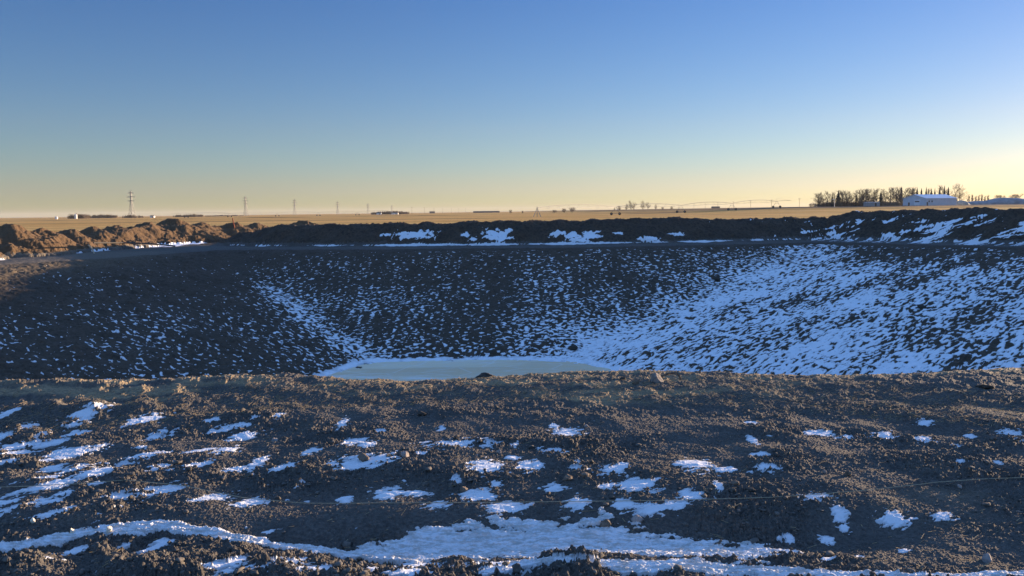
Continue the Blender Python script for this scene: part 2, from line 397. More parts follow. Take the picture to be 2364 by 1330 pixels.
# ---------------------------------------------------------------- materials
class NT:
    def __init__(self, name, tree=None):
        if tree is None:
            self.m = bpy.data.materials.new(name); self.m.use_nodes = True; tree = self.m.node_tree
        self.t = tree; self.t.nodes.clear()
    def n(self, kind, ins=None, **kw):
        nd = self.t.nodes.new(kind)
        for k, v in kw.items(): setattr(nd, k, v)
        for k, v in (ins or {}).items():
            s = nd.inputs[k]
            if isinstance(v, bpy.types.NodeSocket): self.t.links.new(v, s)
            else: s.default_value = v
        return nd
    def pos(self, scale=(1, 1, 1), rot=(0, 0, 0)):
        g = self.n('ShaderNodeNewGeometry')
        return self.n('ShaderNodeMapping', {0: g.outputs['Position'], 'Scale': scale, 'Rotation': rot}).outputs[0]
    def noise(self, vec, scale, detail=4, rough=.55):
        return self.n('ShaderNodeTexNoise', {'Vector': vec, 'Scale': scale, 'Detail': detail, 'Roughness': rough}).outputs[0]
    def attr(self, name):
        return self.n('ShaderNodeAttribute', attribute_name=name).outputs['Fac']
    def math(self, op, a, b=0.0, clamp=False):
        return self.n('ShaderNodeMath', {0: a, 1: b}, operation=op, use_clamp=clamp).outputs[0]
    def mapr(self, v, a, b, c=0.0, d=1.0):
        return self.n('ShaderNodeMapRange', {0: v, 1: a, 2: b, 3: c, 4: d}, interpolation_type='SMOOTHSTEP').outputs[0]
    def mix(self, f, a, b):
        nd = self.n('ShaderNodeMix', data_type='RGBA')
        for s, v in ((nd.inputs[0], f), (nd.inputs[6], a), (nd.inputs[7], b)):
            if isinstance(v, bpy.types.NodeSocket): self.t.links.new(v, s)
            else: s.default_value = v if not isinstance(v, tuple) else (*v[:3], 1)
        return nd.outputs[2]
    def bump(self, h, strength, dist, normal=None):
        ins = {'Height': h, 'Strength': strength, 'Distance': dist}
        if normal is not None: ins['Normal'] = normal
        return self.n('ShaderNodeBump', ins).outputs[0]
    def out(self, color, rough=.9, normal=None, spec=.2, **kw):
        ins = {'Base Color': color, 'Roughness': rough, 'Specular IOR Level': spec}
        ins.update(kw)
        if normal is not None: ins['Normal'] = normal
        for k, v in ins.items():
            if isinstance(v, tuple) and len(v) == 3: ins[k] = (*v, 1)
        b = self.n('ShaderNodeBsdfPrincipled', ins)
        o = self.n('ShaderNodeOutputMaterial', {'Surface': b.outputs[0]})
        return self.m

def simple(name, col, rough=.8, var=.15, scale=3.0, metallic=0.0, spec=.3):
    k = NT(name)
    v = k.noise(k.pos(), scale, 4)
    f = k.mapr(v, .3, .7)
    a = tuple(c * (1 - var) for c in col); b = tuple(min(1, c * (1 + var)) for c in col)
    return k.out(k.mix(f, a, b), rough, spec=spec, **{'Metallic': metallic})

def soil_mat(name, dark, mid, straw, fine_scale, bump_d, snow_col=(.80, .82, .85), dirty=0.0, thin_t=.020):
    k = NT(name)
    p = k.pos()
    snow = k.attr('snow'); tone = k.attr('tone')
    n1 = k.noise(p, fine_scale, 6, .65); n2 = k.noise(p, fine_scale * .12, 4); n3 = k.noise(p, fine_scale * 4, 3, .6)
    c = k.mix(k.mapr(n1, .32, .68), dark, mid)
    c = k.mix(k.math('MULTIPLY', k.mapr(n3, .60, .72), .5), c, tuple(min(1, v * 1.9) for v in mid))
    c = k.mix(k.math('MULTIPLY', k.mapr(n2, .35, .65), .35), c, tuple(v * .8 for v in dark))
    st = k.noise(k.pos((7, 60, 20), (0, 0, .12)), 1.0, 3)
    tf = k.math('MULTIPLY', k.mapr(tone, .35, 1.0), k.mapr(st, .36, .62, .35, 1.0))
    c = k.mix(tf, c, straw)  # straw on the bench; painted sunlight on the left wall and mounds
    edge = k.math('ADD', snow, k.math('MULTIPLY', k.math('SUBTRACT', n1, .5), .006))
    sf = k.mapr(edge, 0.0, .0035)
    dn = k.noise(k.pos((1, 3.2, 1), (0, 0, .1)), fine_scale * .35, 5, .7)
    s_c = k.mix(k.math('MULTIPLY', k.mapr(dn, .38, .62), k.math('MULTIPLY', k.mapr(tone, .3, 1.0, .12, 1.0), dirty)), snow_col, (.40, .375, .335))
    thin = k.mapr(edge, .0, thin_t, .16, 1.0)
    s_c = k.mix(thin, k.mix(.55, c, snow_col), s_c)
    col = k.mix(sf, c, s_c)
    bn = k.math('ADD', k.math('MULTIPLY', n1, 1.0), k.math('MULTIPLY', n3, .45))
    bs = k.math('SUBTRACT', 1.0, k.math('MULTIPLY', sf, .72))
    nb = k.n('ShaderNodeBump', {'Height': bn, 'Strength': bs, 'Distance': bump_d}).outputs[0]
    return k.out(col, .93, nb, .15)

def field_mat():
    k = NT('stubble')
    p = k.pos()
    n1 = k.noise(k.pos((.011, .05, 1), (0, 0, .05)), 1.0, 4); n2 = k.noise(k.pos((.0022, .022, 1), (0, 0, .04)), 1.0, 3); n3 = k.noise(p, .9, 5, .7)
    c = k.mix(k.mapr(n1, .34, .66), (.68, .37, .11), (.88, .54, .19))
    c = k.mix(k.math('MULTIPLY', k.mapr(n2, .56, .64), .8), c, (.33, .19, .09))
    c = k.mix(k.math('MULTIPLY', k.mapr(n3, .4, .7), .35), c, (.40, .26, .125))
    g = k.n('ShaderNodeNewGeometry'); sx = k.n('ShaderNodeSeparateXYZ', {0: g.outputs['Position']})
    far = k.math('MULTIPLY', k.mapr(sx.outputs[1], 440, 475), k.mapr(sx.outputs[0], 60, 150))
    c = k.mix(k.math('MULTIPLY', far, .85), c, (.17, .13, .10))
    strip = k.math('MULTIPLY', k.mapr(k.math('ABSOLUTE', k.math('SUBTRACT', sx.outputs[1], k.math('ADD', 560, k.math('MULTIPLY', sx.outputs[0], .12)))), 9, 4), k.mapr(sx.outputs[0], 0, -60))
    c = k.mix(strip, c, (.05, .03, .02))
    # stubble stalks stand upright: their sides, not the flat ground, face the low sun
    nv = k.n('ShaderNodeTexNoise', {'Vector': p, 'Scale': 6.0, 'Detail': 2.0}).outputs[1]
    v1 = k.n('ShaderNodeVectorMath', {0: nv, 1: (.5, .5, .5)}, operation='SUBTRACT').outputs[0]
    v2 = k.n('ShaderNodeVectorMath', {0: v1, 1: (9.0, 9.0, 0.0)}, operation='MULTIPLY').outputs[0]
    v3 = k.n('ShaderNodeVectorMath', {0: v2, 1: (0.0, 0.0, 1.0)}, operation='ADD').outputs[0]
    nn = k.n('ShaderNodeVectorMath', {0: v3}, operation='NORMALIZE').outputs[0]
    return k.out(c, .95, nn, .03)

SUN_AZ = R(55.0)         # clockwise from the view direction
SUN_EL = R(4.5)
SOIL = soil_mat('bench_soil', (.074, .068, .061), (.142, .128, .112), (.36, .27, .16), 26.0, .012, (.74, .76, .79), .8)
WALL = soil_mat('wall_soil', (.062, .048, .036), (.102, .081, .060), (.30, .235, .15), 7.0, .03, thin_t=.026)  # third colour paints the sunlit left wall top
BANK = soil_mat('spoil_soil', (.050, .040, .032), (.102, .078, .055), (.18, .106, .05), 6.0, .05)  # third colour carries the sunlight painted on the left mounds
FIELD = field_mat()

# ---------------------------------------------------------------- light
def build_light():
    sc = bpy.context.scene
    w = bpy.data.worlds.new('World'); sc.world = w; w.use_nodes = True
    k = NT('world', w.node_tree)
    sky = k.n('ShaderNodeTexSky', sky_type='NISHITA', sun_disc=False)
    sky.sun_elevation = SUN_EL; sky.sun_rotation = SUN_AZ
    sky.altitude = 900; sky.air_density = 1.0; sky.dust_density = .35; sky.ozone_density = 4.0
    tc = k.n('ShaderNodeTexCoord'); sz = k.n('ShaderNodeSeparateXYZ', {0: tc.outputs['Generated']})
    rp = k.n('ShaderNodeValToRGB', {0: sz.outputs[2]})           # white balance of the sky by height; unseen upper part brightened to lift shadows
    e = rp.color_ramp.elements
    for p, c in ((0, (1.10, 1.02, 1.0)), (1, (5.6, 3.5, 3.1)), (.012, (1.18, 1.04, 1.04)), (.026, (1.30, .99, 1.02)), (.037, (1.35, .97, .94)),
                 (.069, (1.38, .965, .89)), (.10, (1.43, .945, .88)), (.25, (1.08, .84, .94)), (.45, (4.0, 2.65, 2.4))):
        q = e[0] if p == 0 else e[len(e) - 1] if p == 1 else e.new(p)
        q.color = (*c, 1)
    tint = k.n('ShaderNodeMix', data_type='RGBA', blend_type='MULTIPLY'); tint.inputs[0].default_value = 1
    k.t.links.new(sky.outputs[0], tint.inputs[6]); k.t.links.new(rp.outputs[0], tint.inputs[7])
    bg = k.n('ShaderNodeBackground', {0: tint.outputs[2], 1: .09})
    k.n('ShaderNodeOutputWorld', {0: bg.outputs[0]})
    l = bpy.data.lights.new('sun', 'SUN'); l.energy = 5.0; l.angle = R(.5); l.color = (1.0, .73, .47)
    o = bpy.data.objects.new('sun', l)
    d = Vector((math.sin(SUN_AZ) * math.cos(SUN_EL), math.cos(SUN_AZ) * math.cos(SUN_EL), math.sin(SUN_EL)))
    o.rotation_euler = d.to_track_quat('Z', 'Y').to_euler(); o.location = d * 60
    C.objects.link(o)
    v = sc.view_settings
    v.view_transform = 'Standard'; v.look = 'None'; v.gamma = 1; v.use_curve_mapping = False; v.exposure = 1.53
build_light()
build_terrain([SOIL, WALL, BANK, FIELD])
# ---------------------------------------------------------------- mesh building
class MB:
    def __init__(self): self.v = []; self.f = []
    def bar(self, a, b, ra, rb=None, n=4, cap=True):
        a = Vector(a); b = Vector(b); rb = ra if rb is None else rb
        d = (b - a)
        if d.length < 1e-6: return self
        d.normalize()
        s = d.cross(Vector((0, 0, 1)) if abs(d.z) < .95 else Vector((1, 0, 0))).normalized(); t = d.cross(s)
        i0 = len(self.v)
        for p, r in ((a, ra), (b, rb)):
            for k in range(n):
                an = 2 * math.pi * (k + .5) / n
                self.v.append(tuple(p + (s * math.cos(an) + t * math.sin(an)) * r))
        for k in range(n):
            k2 = (k + 1) % n
            self.f.append((i0 + k, i0 + n + k, i0 + n + k2, i0 + k2))
        if cap:
            self.f.append(tuple(i0 + k for k in range(n))); self.f.append(tuple(i0 + n + n - 1 - k for k in range(n)))
        return self
    def path(self, pts, r, n=5):
        for a, b in zip(pts[:-1], pts[1:]): self.bar(a, b, r, r, n, True)
        return self
    def box(self, c, s):
        x, y, z = c; a, b, d = s[0] / 2, s[1] / 2, s[2] / 2
        i = len(self.v)
        for dz in (-d, d):
            for dx, dy in ((-a, -b), (a, -b), (a, b), (-a, b)): self.v.append((x + dx, y + dy, z + dz))
        for q in ((3, 2, 1, 0), (4, 5, 6, 7), (0, 1, 5, 4), (1, 2, 6, 5), (2, 3, 7, 6), (3, 0, 4, 7)): self.f.append(tuple(i + k for k in q))
        return self
    def prism(self, poly, y0, y1):
        """outline in (x, z) pushed from y0 to y1"""
        i = len(self.v); n = len(poly)
        for y in (y0, y1): self.v += [(x, y, z) for x, z in poly]
        for k in range(n):
            k2 = (k + 1) % n; self.f.append((i + k, i + k2, i + n + k2, i + n + k))
        self.f.append(tuple(i + n - 1 - k for k in range(n))); self.f.append(tuple(i + n + k for k in range(n)))
        return self
    def mesh(self, name):
        me = bpy.data.meshes.new(name); me.from_pydata(self.v, [], self.f); me.update()
        return me
    def build(self, name, mat, parent=None, smooth=False):
        me = self.mesh(name); me.materials.append(mat)
        if smooth: me.polygons.foreach_set('use_smooth', np.ones(len(me.polygons), bool))
        o = bpy.data.objects.new(name, me); C.objects.link(o)
        if parent is not None: o.parent = parent
        return o

def tag(o, label, cat, group=None, kind=None):
    o['label'] = label; o['category'] = cat
    if group: o['group'] = group
    if kind: o['kind'] = kind
    return o
def empty(name, loc, rz=0.0, scale=1.0):
    o = bpy.data.objects.new(name, None); o.location = loc; o.rotation_euler = (0, 0, rz); o.scale = (scale,) * 3
    o.empty_display_size = .3
    C.objects.link(o); return o
def copy_tree(o, parent=None):
    c = o.copy(); C.objects.link(c)
    if parent is not None: c.parent = parent
    for ch in list(o.children): copy_tree(ch, c)
    return c

STEEL = simple('galvanised_steel', (.20, .205, .21), .6, .1, 1.0, .3)
WOOD = simple('weathered_pole', (.13, .10, .075), .85, .2, 2.0)
BARK = simple('bark', (.10, .078, .058), .9, .25, 2.0)
TWIG = simple('twigs', (.135, .10, .072), .9, .25, 1.0)
NEEDLE = simple('spruce_needles', (.050, .047, .030), .95, .35, 1.5)
RUBBER = simple('tyre', (.012, .012, .013), .9, .1)
CLAD = simple('pale_cladding', (.55, .58, .62), .55, .05, .4)
ROOF = simple('blue_white_roof', (.62, .67, .74), .45, .05, .3, .1)
DOORM = simple('door_white', (.70, .71, .73), .5, .05, .3)
DARKGL = simple('dark_window', (.05, .055, .06), .3, .1)
SHED = simple('shed_boards', (.10, .085, .07), .85, .25, .6)
WHITE = simple('white_paint', (.62, .61, .59), .5, .04, .3)
TARP = simple('pale_cover', (.27, .27, .27), .8, .22, .25)
ROCK = simple('granite', (.27, .235, .215), .85, .3, 22.0)
ROCKG = simple('dull_granite', (.20, .175, .155), .9, .3, 22.0)
ROCKB = simple('brown_stone', (.155, .12, .09), .9, .3, 25.0)
ROCKD = simple('dark_clod', (.055, .046, .037), .95, .3, 30.0)
ICEL = simple('frozen_foam', (.78, .70, .55), .6, .08, 20.0)
TWINE = simple('pale_twine', (.42, .34, .22), .85, .15, 40.0)
STRAW = simple('dry_straw', (.50, .37, .19), .8, .3, 9.0)
CLOD = simple('loose_soil', (.110, .099, .086), .95, .4, 18.0)
STALK = simple('dry_stalk', (.55, .44, .30), .8, .15, 8.0)
STAKE = simple('red_stake', (.22, .06, .03), .8, .15, 8.0)

# ---------------------------------------------------------------- frozen water in the dugout
def ice_mat():
    k = NT('ice')
    n1 = k.noise(k.pos((.10, .55, 1)), 1.0, 3); n2 = k.noise(k.pos(), 1.6, 4)
    c = k.mix(k.mapr(n1, .42, .60), (.72, .55, .34), (.82, .68, .46))
    c = k.mix(k.math('MULTIPLY', k.mapr(n2, .45, .7), .25), c, (.66, .66, .62))
    n3 = k.noise(k.pos((.22, .9, 1), (0, 0, .2)), 1.0, 6, .7)
    c = k.mix(k.math('MULTIPLY', k.mapr(n3, .52, .66), .6), c, (.84, .84, .84))
    cr = k.n('ShaderNodeTexVoronoi', {'Vector': k.pos((.35, .8, 1)), 'Scale': 1.0}, feature='DISTANCE_TO_EDGE').outputs[0]
    c = k.mix(k.mapr(cr, .03, .0, 0, .35), c, (.86, .86, .85))
    return k.out(c, k.mapr(n2, .3, .7, .5, .75), k.bump(n2, .12, .02), .12)
m = MB(); N = 72
for k in range(N):
    a = 2 * math.pi * k / N
    m.v.append((-2.5 + 13.5 * math.cos(a), 33.5 + 12.5 * math.sin(a), -5.50))
for k in range(N):
    a = 2 * math.pi * k / N
    m.v.append((-2.5 + 13.5 * math.cos(a), 33.5 + 12.5 * math.sin(a), -5.62))
m.f.append(tuple(range(N))); m.f.append(tuple(2 * N - 1 - k for k in range(N)))
for k in range(N): m.f.append((k, N + k, N + (k + 1) % N, (k + 1) % N))
ice = m.build('frozen_water', ice_mat()); ice['kind'] = 'structure'

# ---------------------------------------------------------------- stones, clods, straw
def ico(sub):
    t = (1 + 5 ** .5) / 2
    v = [(-1, t, 0), (1, t, 0), (-1, -t, 0), (1, -t, 0), (0, -1, t), (0, 1, t), (0, -1, -t), (0, 1, -t), (t, 0, -1), (t, 0, 1), (-t, 0, -1), (-t, 0, 1)]
    f = [(0, 11, 5), (0, 5, 1), (0, 1, 7), (0, 7, 10), (0, 10, 11), (1, 5, 9), (5, 11, 4), (11, 10, 2), (10, 7, 6), (7, 1, 8), (3, 9, 4), (3, 4, 2), (3, 2, 6), (3, 6, 8), (3, 8, 9), (4, 9, 5), (2, 4, 11), (6, 2, 10), (8, 6, 7), (9, 8, 1)]
    v = [tuple(Vector(p).normalized()) for p in v]
    for _ in range(sub):
        nf = []; mid = {}
        def mp(a, b):
            key = (min(a, b), max(a, b))
            if key not in mid:
                v.append(tuple(((Vector(v[a]) + Vector(v[b])) / 2).normalized())); mid[key] = len(v) - 1
            return mid[key]
        for a, b, c in f:
            x, y, z = mp(a, b), mp(b, c), mp(c, a); nf += [(a, x, z), (b, y, x), (c, z, y), (x, y, z)]
        f = nf
    return np.array(v), np.array(f)

def stone_mesh(name, seed, size, mat, facets=9, sub=3, rough=.05):
    v, f = ico(sub); r = np.random.default_rng(seed)
    pl = r.normal(size=(facets, 3)); pl /= np.linalg.norm(pl, axis=1)[:, None]
    d = r.uniform(.5, .88, facets)
    s = np.ones(len(v))
    for p, dd in zip(pl, d):
        c = v @ p
        s = np.where(c > .05, np.minimum(s, dd / np.maximum(c, .05)), s)
    q = v * s[:, None]
    q = q * (1 + rough * fbm(q[:, 0] * 3 + seed, q[:, 1] * 3 + q[:, 2] * 2.3, seed, 4))[:, None]
    q = q * np.array(size)
    me = bpy.data.meshes.new(name); me.from_pydata(q.tolist(), [], f.tolist()); me.update(); me.materials.append(mat)
    me.polygons.foreach_set('use_smooth', np.ones(len(me.polygons), bool))
    return me

# photo x, photo y of the foot, width in photo pixels, height/width, material, name, label, category
STONES = [
 (1516, 888, 38, .9, ROCKG, 'boulder', 'big pale grey wedge-shaped boulder on the pit rim', 'boulder'),
 (1467, 893, 26, .8, ROCKB, 'stone', 'small round brown stone just left of the pale boulder', 'stone'),
 (1438, 884, 20, .6, ROCKD, 'stone', 'small dark stone farther left of the pale boulder', 'stone'),
 (842, 1070, 40, .7, ROCKB, 'stone', 'smooth tan cobble sitting in a curved snow patch', 'stone'),
 (934, 1066, 26, .9, ROCK, 'stone', 'upright greyish cobble right of the curved snow patch', 'stone'),
 (1152, 1050, 20, .9, ROCK, 'stone', 'pale little stone below the wide snow patch at centre', 'stone'),
 (1070, 1133, 26, .8, ROCKB, 'stone', 'brown cobble just above the twine and left of a snow patch', 'stone'),
 (1310, 1110, 38, .6, ROCKB, 'stone', 'broad flat brown stone above the twine at centre', 'stone'),
 (1352, 1108, 30, .7, ROCKB, 'stone', 'rounded brown stone beside the broad flat stone', 'stone'),
 (1400, 1197, 42, .75, ROCKB, 'stone', 'angular brown rock at the upper edge of the icy drift', 'rock'),
 (1472, 1188, 34, .7, ROCK, 'stone', 'grey rock behind the angular brown rock by the drift', 'rock'),
 (1958, 1098, 22, .75, ROCKB, 'stone', 'lone brown cobble below the twine on bare soil', 'stone'),
 (1903, 1098, 12, 1.2, ROCK, 'stone', 'thin upright pale stone left of the lone cobble', 'stone'),
 (2280, 1282, 34, .8, ROCK, 'stone', 'sunlit pale rock near the lower right corner', 'rock'),
 (2215, 1125, 14, .8, ROCK, 'stone', 'tiny pale stone under the twine at far right', 'stone'),
 (634, 1016, 26, .45, ROCK, 'stone', 'flat pale stone lying between left snow patches', 'stone'),
 (1355, 985, 14, .7, ROCK, 'stone', 'pale pebble at the tip of a thin snow streak', 'stone'),
 (1695, 1125, 24, .7, ROCKB, 'stone', 'dull brown stone between two ragged snow patches', 'stone'),
 (1118, 868, 62, .28, ROCKD, 'clod', 'low dark clump of sod standing against the ice', 'clod'),
 (975, 962, 36, .35, ROCKD, 'clod', 'flat black clod on smooth soil below the ice', 'clod'),
 (2272, 905, 44, .26, ROCKD, 'clod', 'flat dark clod on the sunny rim at far right', 'clod'),
 (166, 1226, 15, 1.35, ICEL, 'ice_lump', 'creamy frozen knob sunk in the left drift, middle of three', 'ice lump'),
 (252, 1226, 15, 1.6, ICEL, 'ice_lump', 'tall creamy frozen knob, rightmost of three on the drift', 'ice lump'),
 (77, 1214, 14, 1.1, ICEL, 'ice_lump', 'small creamy frozen knob, leftmost of three by the drift', 'ice lump'),
 (172, 1192, 12, 1.0, ROCKB, 'stone', 'little sunlit stone just behind the middle frozen knob', 'stone'),
]
for i, (U, V, w, hr, mat, nm, lab, cat) in enumerate(STONES):
    x, y = ground_pt(U, V)
    d = math.sqrt(x * x + y * y + H * H); r = w / FPX * d / 2 * .82
    z = float(height(x, y)[0])
    big = nm == 'boulder'
    me = stone_mesh(nm, 300 + i, (r * 1.05, r * .9, r * hr * 1.25), mat, 7 if big else 15, 4 if big else 3, .05 if big else .13)
    o = bpy.data.objects.new(nm, me); C.objects.link(o)
    o.location = (x, y, z + r * hr * .30); o.rotation_euler = (random.uniform(-.15, .15), random.uniform(-.15, .15), random.uniform(0, 6))
    tag(o, lab, cat)
# dark clods in the dugout
for i, (U, V, D, r, lab) in enumerate([(1321, 826, 43.8, .28, 'dark clod at the far right edge of the ice'), (1655, 652, 52.5, .28, 'small dark clod high on the far slope near the right valley'),
                                       (2130, 636, 41.0, .26, 'dark clod lying high on the snowy right slope'), (92, 862, 30.6, .35, 'dark clod low on the left slope close to the rim')]):
    x, z = at_dist(U, D, V)
    o = bpy.data.objects.new('clod', stone_mesh('clod', 360 + i, (r * 1.2, r, r * .7), ROCKD, 12, 3, .14)); C.objects.link(o)
    o.location = (x, D, float(height(x, D)[0]) + r * .25); o.rotation_euler = (0, 0, i * 1.3)
    tag(o, lab, 'clod')

def scatter():
    v, f = ico(1)
    n = 15000
    az = RNG.uniform(-R(35), R(35), n); dep = RNG.uniform(R(11.9), R(28), n)
    rr = H / np.tan(dep); x = rr * np.sin(az); y = rr * np.cos(az)
    z, t, tone, cl, zone, bk = terrain(x, y)
    keep = (t < .002) & (zone == 0) & (RNG.uniform(size=n) < np.clip(cl * 1.3 - .1, .04, 1))
    x, y, z, cl = x[keep], y[keep], z[keep], cl[keep]; n = len(x)
    size = np.clip(.0055 * np.exp(RNG.normal(0, .62, n)), .002, .028) * (.7 + .6 * np.clip(cl, 0, 1))
    V = np.empty((n, len(v), 3)); F = np.empty((n, len(f), 3), np.int64)
    sc = RNG.uniform(.5, 1.5, (n, 3)) * np.array([1, 1, .6]); ro = RNG.uniform(0, 6.28, n)
    jit = 1 + RNG.normal(0, .22, (n, len(v)))
    q = v[None] * jit[..., None] * sc[:, None] * size[:, None, None]
    c, s = np.cos(ro)[:, None], np.sin(ro)[:, None]
    V[..., 0] = q[..., 0] * c - q[..., 1] * s + x[:, None]; V[..., 1] = q[..., 0] * s + q[..., 1] * c + y[:, None]
    V[..., 2] = q[..., 2] + (z + size * .25)[:, None]
    F[:] = f[None] + (np.arange(n) * len(v))[:, None, None]
    fast_mesh('soil_clods', V.reshape(-1, 3), F.reshape(-1, 3), CLOD, 'loose crumbs and clods of dark soil strewn over the bench', 'soil')
    # straw
    n = 9000
    az = RNG.uniform(-R(35), R(35), n); dep = np.where(RNG.uniform(size=n) < .85, RNG.uniform(R(11.5), R(13.6), n), RNG.uniform(R(13), R(27), n))
    rr = H / np.tan(dep); x = rr * np.sin(az); y = rr * np.cos(az)
    z, t, tone, cl, zone, bk = terrain(x, y)
    keep = (t < .0) & (zone == 0); x, y, z = x[keep], y[keep], z[keep]; n = len(x)
    L = np.clip(.04 * np.exp(RNG.normal(0, .55, n)), .015, .12); an = RNG.normal(.1, .8, n); el = np.abs(RNG.normal(.05, .16, n)); w = RNG.uniform(.001, .0022, n)
    dx, dy, dz = np.cos(an) * np.cos(el), np.sin(an) * np.cos(el), np.sin(el)
    P0 = np.stack([x - dx * L / 2, y - dy * L / 2, z + .004], 1); P1 = np.stack([x + dx * L / 2, y + dy * L / 2, z + .005 + dz * L], 1)
    side = np.stack([-dy, dx, np.zeros(n)], 1); side /= np.linalg.norm(side, axis=1)[:, None]
    upv = np.array([0, 0, 1.0])
    V = np.empty((n, 6, 3))
    for k in range(3):
        a = 2 * math.pi * k / 3 + .5
        off = (side * math.cos(a) + upv * math.sin(a)) * w[:, None]
        V[:, k] = P0 + off; V[:, 3 + k] = P1 + off
    ff = np.array([(0, 1, 4), (0, 4, 3), (1, 2, 5), (1, 5, 4), (2, 0, 3), (2, 3, 5)])
    F = ff[None] + (np.arange(n) * 6)[:, None, None]
    fast_mesh('straw', V.reshape(-1, 3), F.reshape(-1, 3), STRAW, 'scattered bits of dry golden straw on the pit rim', 'straw')

def fast_mesh(name, V, F, mat, label, cat):
    me = bpy.data.meshes.new(name)
    me.vertices.add(len(V)); me.vertices.foreach_set('co', V.astype(np.float32).ravel())
    me.loops.add(F.size); me.loops.foreach_set('vertex_index', F.astype(np.int32).ravel())
    me.polygons.add(len(F)); me.polygons.foreach_set('loop_start', (np.arange(len(F)) * 3).astype(np.int32))
    me.update(calc_edges=True); me.materials.append(mat)
    o = bpy.data.objects.new(name, me); C.objects.link(o)
    return tag(o, label, cat, kind='stuff')
scatter()

# twine across the bench
pts = []
WIRE = [(-40, 1124), (80, 1122), (180, 1120), (290, 1114), (420, 1120), (560, 1138), (700, 1147), (900, 1147), (1100, 1146), (1300, 1145), (1500, 1144), (1640, 1142), (1780, 1140), (1900, 1134), (2000, 1124), (2090, 1111), (2160, 1104), (2260, 1100), (2380, 1096)]
for U, V in WIRE: pts.append(ground_pt(U, V, .06))
dense = []
for (xa, ya), (xb, yb) in zip(pts[:-1], pts[1:]):
    for k in range(6): dense.append((xa + (xb - xa) * k / 6, ya + (yb - ya) * k / 6))
dense.append(pts[-1])
hz = height([p[0] for p in dense], [p[1] for p in dense])
hz2 = np.array([max(hz[max(0, i - 5):i + 6]) for i in range(len(hz))])
hz2 = np.convolve(np.pad(hz2, 6, mode='edge'), np.ones(13) / 13, 'valid')
tw = MB().path([(p[0], p[1], max(float(h) + .004, float(h0) + .004)) for p, h, h0 in zip(dense, hz2, hz)], .0030, 5).build('twine', TWINE)
tag(tw, 'thin pale twine stretched low across the whole bench', 'twine')

# bent branch by the boulder, stalk and pipe on the left mounds, marker stake
x, y = ground_pt(1552, 880); z = float(height(x, y)[0])
br = MB(); br.path([(x - .16, y + .1, z + .03), (x - .05, y + .03, z + .09), (x + .06, y, z + .11), (x + .10, y - .02, z + .06), (x + .13, y - .03, z + .0)], .016, 6)
tag(br.build('branch', ROCKB), 'short bent brown branch lying right of the pale boulder', 'branch')
x, _ = at_dist(218, 55.0); z = float(height(x, 55.0)[0])
st = MB(); st.path([(x + .18, 54.4, z - .9), (x + .22, 54.3, z - .3), (x + .18, 54.3, z + .1), (x + .0, 54.3, z + .45), (x - .18, 54.3, z + .6)], .05, 5)
tag(st.build('stalk', STALK), 'pale bent stalk leaning over in front of the left spoil mounds', 'stalk')
xa, _ = at_dist(212, 53.5); xb, _ = at_dist(400, 63)
za = float(height(xa, 53.5)[0]); zb = float(height(xb, 63)[0])
pp = MB(); pp.path([(xa, 53.5, .75), (xa + (xb - xa) * .35, 56.8, .62), (xa + (xb - xa) * .7, 60.1, .42), (xb, 63, zb + .12)], .05, 6)
tag(pp.build('pipe', simple('grey_pipe', (.07, .06, .05), .8)), 'long thin pipe lying along the foot of the left spoil mounds', 'pipe')
x, _ = at_dist(538, 82.0); z = float(height(x, 82.0)[0])
sk = MB(); sk.bar((x + .1, 82, z - .1), (x - .06, 82, z + 1.0), .06, .06)
tag(sk.build('marker_stake', STAKE), 'short red-brown stake leaning on top of the left spoil mounds', 'stake')

# ---------------------------------------------------------------- pylons and poles
def pylon():
    root = empty('transmission_tower', (0, 0, 0))
    b = MB(); Hh = 38.0
    def hw(z): return 3.6 + (1.0 - 3.6) * min(z / 22, 1) - .35 * max(0, (z - 22) / 16)
    lv = [0, 6, 11.5, 16, 19.5, 22, 25, 28, 31, 34, 36.2]
    for za, zb in zip(lv[:-1], lv[1:]):
        a, c = hw(za), hw(zb)
        P = [(-a, -a, za), (a, -a, za), (a, a, za), (-a, a, za)]; Q = [(-c, -c, zb), (c, -c, zb), (c, c, zb), (-c, c, zb)]
        for k in range(4):
            b.bar(P[k], Q[k], .26, .24, 4, False)
            b.bar(P[k], Q[(k + 1) % 4], .13, .13, 3, False); b.bar(P[(k + 1) % 4], Q[k], .13, .13, 3, False)
            b.bar(Q[k], Q[(k + 1) % 4], .13, .13, 3, False)
    b.build('lattice_mast', STEEL, root)
    for z, w in ((34.0, 5.2), (28.6, 7.2), (23.0, 5.6)):
        m = MB()
        for s in (-1, 1):
            m.bar((0, -.6, z), (s * w, 0, z), .42, .34); m.bar((0, .6, z), (s * w, 0, z), .42, .34)
            m.bar((0, 0, z + 1.5), (s * w, 0, z), .22, .2); m.bar((s * w, 0, z), (s * w, 0, z - 1.8), .22, .22)
        m.build('crossarm', STEEL, root)
    pk = MB(); pk.bar((0, 0, 36), (-2.2, 0, 38), .18); pk.bar((0, 0, 36), (2.2, 0, 38), .18); pk.bar((-2.2, 0, 38), (2.2, 0, 38), .13)
    pk.build('peak', STEEL, root)
    return root
PY = [(305, 1120, 'tallest lattice transmission tower at far left'), (568, 1560, 'second tallest transmission tower, next right of the tallest'),
      (681, 1900, 'third transmission tower from the left'), (780, 2350, 'fourth transmission tower from the left, above the far bank'),
      (850, 2950, 'fifth transmission tower, left of the far bush clump'), (905, 3700, 'faint small transmission tower behind the far bush clump')]
p0 = pylon()
for i, (U, D, lab) in enumerate(PY):
    o = p0 if i == 0 else copy_tree(p0)
    x, _ = at_dist(U, D)
    o.location = (x, D, 0); o.rotation_euler = (0, 0, R(-14))
    tag(o, lab, 'transmission tower', 'transmission towers receding along the horizon')

